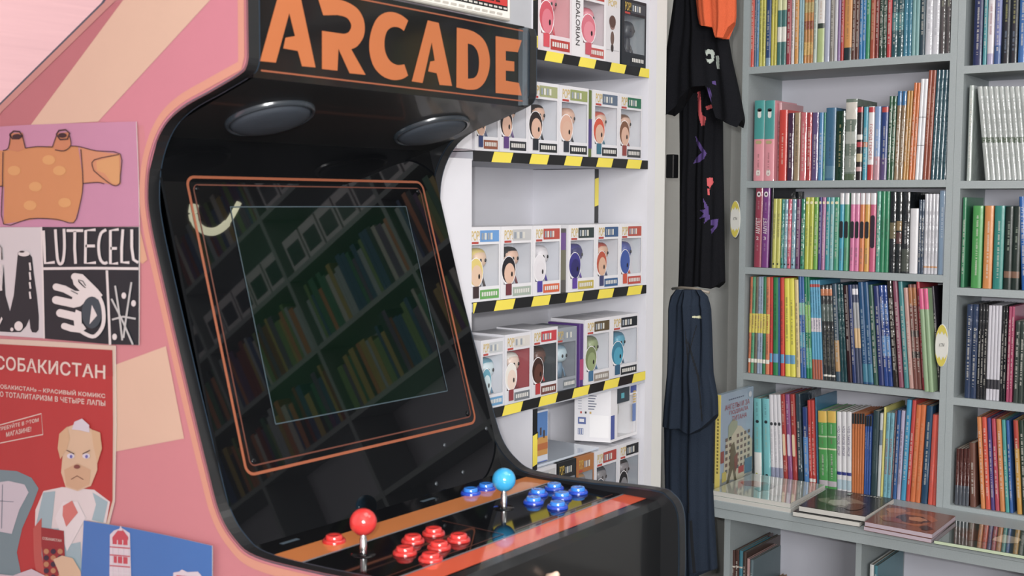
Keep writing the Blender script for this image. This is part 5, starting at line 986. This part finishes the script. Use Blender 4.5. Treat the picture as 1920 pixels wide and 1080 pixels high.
# ================================================================== HANGING CLOTHES
def pip(p, poly):
    x, y = p; c = False; j = len(poly)-1
    for i in range(len(poly)):
        a, b = poly[i], poly[j]
        if (a[1] > y) != (b[1] > y) and x < (b[0]-a[0])*(y-a[1])/(b[1]-a[1])+a[0]: c = not c
        j = i
    return c
def topx(p):
    z = p.dot(Fv); return (960+FPX*p.dot(Rv)/z, 540-FPX*p.dot(Uv)/z)
def garment(name, rows, bot, X_, half, m, prints=(), seed=1, nu=72, nv=110, folds=.010, parent=None, fold_n=7):
    """rows (y, left, right) as read; bot(x) = hem height; X_ its distance; half = half thickness"""
    ys = [r[0] for r in rows]; lx = [r[1] for r in rows]; rx = [r[2] for r in rows]
    y0 = ys[0]; rg = random.Random(seed); ph = [rg.uniform(0, 6.28) for _ in range(6)]
    bx = [b[0] for b in bot]; by = [b[1] for b in bot]
    mb = MB(); R_ = []
    for v in range(nv+1):
        r = []
        for k in range(nu):
            th = 2*math.pi*k/nu; u = .5-.5*math.cos(th)
            xm = np.interp(y0, ys, lx)*(1-u)+np.interp(y0, ys, rx)*u
            yb2 = np.interp(np.interp(by[0], ys, lx)*(1-u)+np.interp(by[-1], ys, rx)*u, bx, by)
            y = y0+(yb2-y0)*v/nv
            px = np.interp(y, ys, lx)*(1-u)+np.interp(y, ys, rx)*u
            p = onx(px, y, X_)
            hf = half*abs(math.sin(th))**.7*(1 if math.sin(th) > 0 else -1)
            f = folds*(math.sin(u*fold_n*2+ph[0]+.8*math.sin(y*.009+ph[1]))+.5*math.sin(u*fold_n*4.7+ph[2]+y*.012)+.35*math.sin(y*.035+u*3+ph[3]))*abs(math.sin(th))**.8
            taper = min(1, .35+v/nv*6)
            r.append(V((X_-hf*taper+f*(1 if hf > 0 else .6), p.y, p.z)))
        R_.append(r)
    def fn(c):
        q = topx(c)
        if c.x > X_: return m
        for pl, pm in prints:
            if pip(q, pl): return pm
        return m
    mb.grid(R_, m, closed=True, cap=True, mfn=fn if prints else None)
    return mb.build(name, parent)
BLK = mat('#14151a', .95, bump=.5, bscale=420, var=.12, spec=.12); NVY = mat('#26303f', .95, bump=.5, bscale=420, var=.1, spec=.12); ORGF = mat('#cf5420', .9, bump=.5, bscale=380, var=.1, spec=.15)
PUR = mat('#4c3478', .8); CORAL = mat('#c94a50', .8); PALE = mat('#a8b4ac', .8); SEAM = mat('#0f141c', .95)
z2 = lambda pts, ox=1200, oy=0: [(ox+x/2, oy+y/2) for x, y in pts]
pr_b = [(z2([(208, 510), (240, 560), (250, 575), (240, 595), (222, 608), (200, 614), (212, 590), (232, 572), (215, 545)]), PUR), (z2([(235, 740), (255, 775), (262, 820), (240, 838), (245, 815), (222, 820), (240, 800), (222, 788), (244, 785)]), PUR),
        (z2([(264, 825), (294, 820), (290, 850), (268, 878), (266, 860), (280, 846), (266, 845)]), PUR), (z2([(250, 668), (272, 665), (276, 685), (262, 705), (252, 695)]), CORAL), (z2([(252, 708), (262, 708), (260, 732), (253, 732)]), CORAL),
        (z2([(216, 342), (226, 342), (232, 430), (248, 440), (242, 470), (230, 472), (218, 430)]), CORAL), (z2([(246, 400), (286, 384), (290, 398), (250, 413)]), CORAL)]
pr_t = [(z2([(244, 195), (252, 184), (270, 186), (280, 196), (276, 228), (262, 240), (248, 226), (254, 222), (266, 222), (268, 204), (256, 200), (250, 212)]), PALE), (z2([(284, 210), (296, 208), (298, 258), (288, 258)]), PALE), (z2([(250, 335), (268, 340), (264, 376), (254, 360)]), PUR), (z2([(270, 305), (286, 304), (284, 318), (274, 316)]), PUR)]
XC = 2.97
g1 = garment('long_garment', [(150, 1278, 1352), (215, 1276, 1353), (300, 1276, 1354), (420, 1276, 1356), (520, 1274, 1358), (545, 1273, 1358)], [(1270, 541), (1320, 536), (1340, 541), (1358, 528)], XC+.005, .030, BLK, pr_b, 3, folds=.007, nu=200, nv=320)
tag(g1, 'long black garment with purple and coral prints hanging below the black t-shirt', 'clothing', 'clothes hanging beside the bookcase')
g2 = garment('t_shirt', [(-60, 1276, 1335), (0, 1267, 1342), (60, 1257, 1363), (110, 1250, 1371), (150, 1245, 1380), (190, 1242, 1389), (220, 1241, 1395), (242, 1243, 1396)], [(1241, 205), (1258, 218), (1278, 195), (1284, 175), (1312, 166), (1340, 162), (1350, 222), (1372, 232), (1388, 240), (1396, 222)], XC-.060, .034, BLK, pr_t, 5, folds=.009, nu=220, nv=260)
tag(g2, 'black t-shirt with wide sleeves hanging under the orange one', 'clothing', 'clothes hanging beside the bookcase')
g3 = garment('t_shirt', [(-70, 1302, 1376), (0, 1306, 1379), (30, 1309, 1379), (55, 1314, 1376), (72, 1320, 1370)], [(1302, 40), (1320, 50), (1340, 52), (1346, 72), (1366, 72), (1370, 52), (1380, 40)], XC-.12, .022, ORGF, (), 8, folds=.006)
tag(g3, 'orange folded t-shirt at the top of the hanging clothes', 'clothing', 'clothes hanging beside the bookcase')
pr_n = [([(1288, 640), (1291, 640), (1311, 705), (1318, 790), (1315, 790), (1308, 710)], SEAM), ([(1305, 610), (1307, 610), (1292, 665), (1290, 665)], SEAM), ([(1284, 540+80), (1286, 620), (1292, 680), (1289, 682)], SEAM), ([(1297, 593), (1314, 592), (1315, 597), (1298, 596)], mat('#c4c4a0', .8))]
g5 = garment('long_garment', [(760, 1246, 1340), (800, 1246, 1336), (900, 1248, 1334), (1000, 1250, 1340), (1100, 1252, 1346)], [(1246, 1092), (1300, 1092), (1304, 1070), (1330, 1068), (1346, 1066)], XC+.005, .030, NVY, [([(1285, 810), (1287, 810), (1289, 900), (1304, 1080), (1301, 1080), (1286, 900)], SEAM)], 13, folds=.007)
tag(g5, 'long navy garment hanging below the navy t-shirt', 'clothing', 'clothes hanging beside the bookcase')
g4 = garment('t_shirt', [(543, 1268, 1314), (556, 1259, 1326), (580, 1256, 1331), (620, 1255, 1333), (700, 1252, 1336), (745, 1248, 1344), (812, 1243, 1346)], [(1243, 798), (1280, 802), (1300, 814), (1312, 806), (1322, 800), (1334, 788), (1346, 776)], XC-.060, .032, NVY, pr_n, 11, folds=.009, nu=220, nv=260)
tag(g4, 'navy t-shirt hanging above the long navy garment', 'clothing', 'clothes hanging beside the bookcase')
# metal upright that carries the clothes
rail = empty('garment_rack', (2.93, 1.78, -H), 'grey slotted metal rack upright behind the hanging clothes', 'clothes rack')
MB().box((2.93, 1.76, -H), (3.06, 1.80, 1.3), mat('#8f9aa0', .4, metal=.3, var=.08), .003).build('upright', rail)
for py, px in ((215, 1262), (490, 1258), (-60, 1290), (548, 1290)):
    q = onx(px, py, 2.91); MB().tube([(2.935, 1.77, q.z), (2.91, 1.76, q.z), (2.85+.02, 1.655, q.z)], .005, mat('#a8aeb0', .3, metal=.6), 10).build('peg', rail)
q = onx(1262, 312, 2.92); MB().box((2.90, q.y-.012, q.z-.033), (2.93, q.y+.012, q.z+.033), mat('#0f1012', .4), .002).build('clamp', rail)
for py, X_ in ((-65, XC-.06), (150, XC), (543, XC-.055), (765, XC)):
    q = onx(1300, py, X_); pg = MB().tube([(X_+.06, q.y+.10, q.z-.006), (X_+.02, q.y+.05, q.z+.002), (X_, q.y, q.z+.003), (X_, q.y-.05, q.z-.006)], .004, mat('#8f8578', .4), 10).build('hanging_hook', rail)

# ================================================================== SHELVES SEEN ONLY IN THE SCREEN'S REFLECTION
far = empty('bookcase', (3.64, -.6, -H), 'grey bookcase continuing beyond the right edge, mirrored in the screen', 'bookcase')
ys_ = [.41, -.25, -.91, -1.57, -2.2]
for y in ys_: MB().box((XB, y-.02, -.90), (BK, y, 1.70), LAMG).build('side_panel', far)
MB().box((BK, -2.2, -.90), (BK+.012, .40, 1.70), BACKW).build('back_panel', far)
zs_ = [-.3, .07, .42, .76, 1.10, 1.42]
for z in zs_:
    for i in range(4): MB().box((XB+.001, ys_[i+1]+.0005, z-.022), (BK, ys_[i]-.0205, z), LAMG).build('shelf_board', far)
rg = random.Random(4); cols = ['#8a3a34', '#c9c6c0', '#3a5a8a', '#b8a050', '#3c7a60', '#6a4a7a', '#c87a4a', '#2c3a44', '#a8b4bc', '#7a9a5a']
rows_mb = MB()
for zi in (2, 3, 4, 5):
    for bi in range(4):
        y = ys_[bi]-.024
        if zi == 4 or (zi == 5 and bi % 2):
            while y-.12 > ys_[bi+1]:
                mb = MB().box((XB+.02, y-.112, zs_[zi]+.0005), (XB+.12, y, zs_[zi]+.16), mat('#d6d4da', .4, coat=.2), .001)
                mb.poly([(XB+.0195, y-.100, zs_[zi]+.03), (XB+.0195, y-.012, zs_[zi]+.03), (XB+.0195, y-.012, zs_[zi]+.12), (XB+.0195, y-.100, zs_[zi]+.12)], gloss('#39424e'))
                tag(mb.build('toy_box'), 'figurine box on the shelves mirrored in the screen', 'toy box', 'figurine boxes on the mirrored shelves'); y -= .122
            continue
        while y-.04 > ys_[bi+1]:
            w_ = rg.uniform(.016, .036); c = rg.choice(cols)
            rows_mb.box((XB+.012, y-w_+.001, zs_[zi]+.0005), (XB+.18, y, zs_[zi]+rg.uniform(.2, .28)), gloss(c)); y -= w_

tag(rows_mb.build('rows_of_books'), 'rows of books beyond the right edge, mirrored in the screen', 'books', kind='stuff')
# ================================================================== LIGHT
# arc lamp under the ceiling whose reflection shows on the screen
def reflect_pt(px, py, dist):
    """where a line of sight bounced by the screen ends up after dist metres"""
    r = ray(px, py).normalized(); t = (A-V((0, 0, 0))).dot(nrm)/r.dot(nrm); hit = r*t
    return hit+(r-nrm*2*r.dot(nrm))*dist
arc = [reflect_pt(x, y, 1.9) for x, y in spline([(364, 384), (362, 402), (368, 420), (383, 432), (402, 434), (420, 424), (434, 406), (448, 380)], 6)]
lamp = MB().tube(arc, [.0135]*10+[.012]*(len(arc)-20)+[.0085]*10, mat('#f4f0c8', .5, emit=20), 12)
lroot = lamp.build('arc_lamp'); tag(lroot, 'small cream arc lamp hanging from the ceiling, mirrored in the screen', 'lamp')
MB().tube([arc[len(arc)//2], arc[len(arc)//2]+V((0, 0, CEIL-arc[len(arc)//2].z))], .002, mat('#2a2a2a', .5), 8).build('cord', lroot)
def area(name, loc, rot, size, power, col=(1, 1, 1), sy=None):
    l = bpy.data.lights.new(name, 'AREA'); l.energy = power; l.size = size; l.color = col
    if sy: l.shape = 'RECTANGLE'; l.size_y = sy
    o = bpy.data.objects.new(name, l); COL.objects.link(o); o.location = (loc[0], loc[1], loc[2]+H); o.rotation_euler = rot; return o
fl = bpy.data.lights.new('camera_flash', 'POINT'); fl.energy = 95; fl.shadow_soft_size = .018; fl.color = (1, .985, .97)
fo = bpy.data.objects.new('camera_flash', fl); COL.objects.link(fo)
p = -Rv*.035+Uv*.055-Fv*.02; fo.location = (p.x, p.y, p.z+H)
area('ceiling_fill_light', (1.6, .2, CEIL-.03), (0, 0, 0), 1.4, 22, (1, .98, .95)); area('ceiling_fill_light', (2.6, -.9, CEIL-.03), (0, 0, 0), 1.2, 18, (1, .98, .95))  # unseen lamps added under the ceiling as ambient fill for top surfaces
fr_ = area('front_fill_light', (-1.5, -1.9, .55), (0, 0, 0), 1.6, 190, (1, .99, .98), 1.2)  # large soft fill added behind the viewpoint to even out the flash falloff
fr_.rotation_euler = Vector((-Fv.x, -Fv.y, .02)).to_track_quat('Z', 'Y').to_euler()
w = bpy.data.worlds.new('room_air'); SC.world = w; w.use_nodes = True
w.node_tree.nodes['Background'].inputs[0].default_value = (.6, .7, .85, 1); w.node_tree.nodes['Background'].inputs[1].default_value = .3
SC.view_settings.view_transform = 'Standard'; SC.view_settings.look = 'None'; SC.view_settings.gamma = 1
SC.view_settings.use_curve_mapping = False; SC.view_settings.exposure = -0.15
for o in bpy.data.objects:
    if '_o' in o.keys(): del o['_o']
for l, v in LABELS.items():
    if len(l.split()) > 16: print('LONG', l)
    if len(v) > 1 and 'one of' not in l and 'mirrored' not in l and 'dark book in the row' not in l: print('DUP', len(v), l)
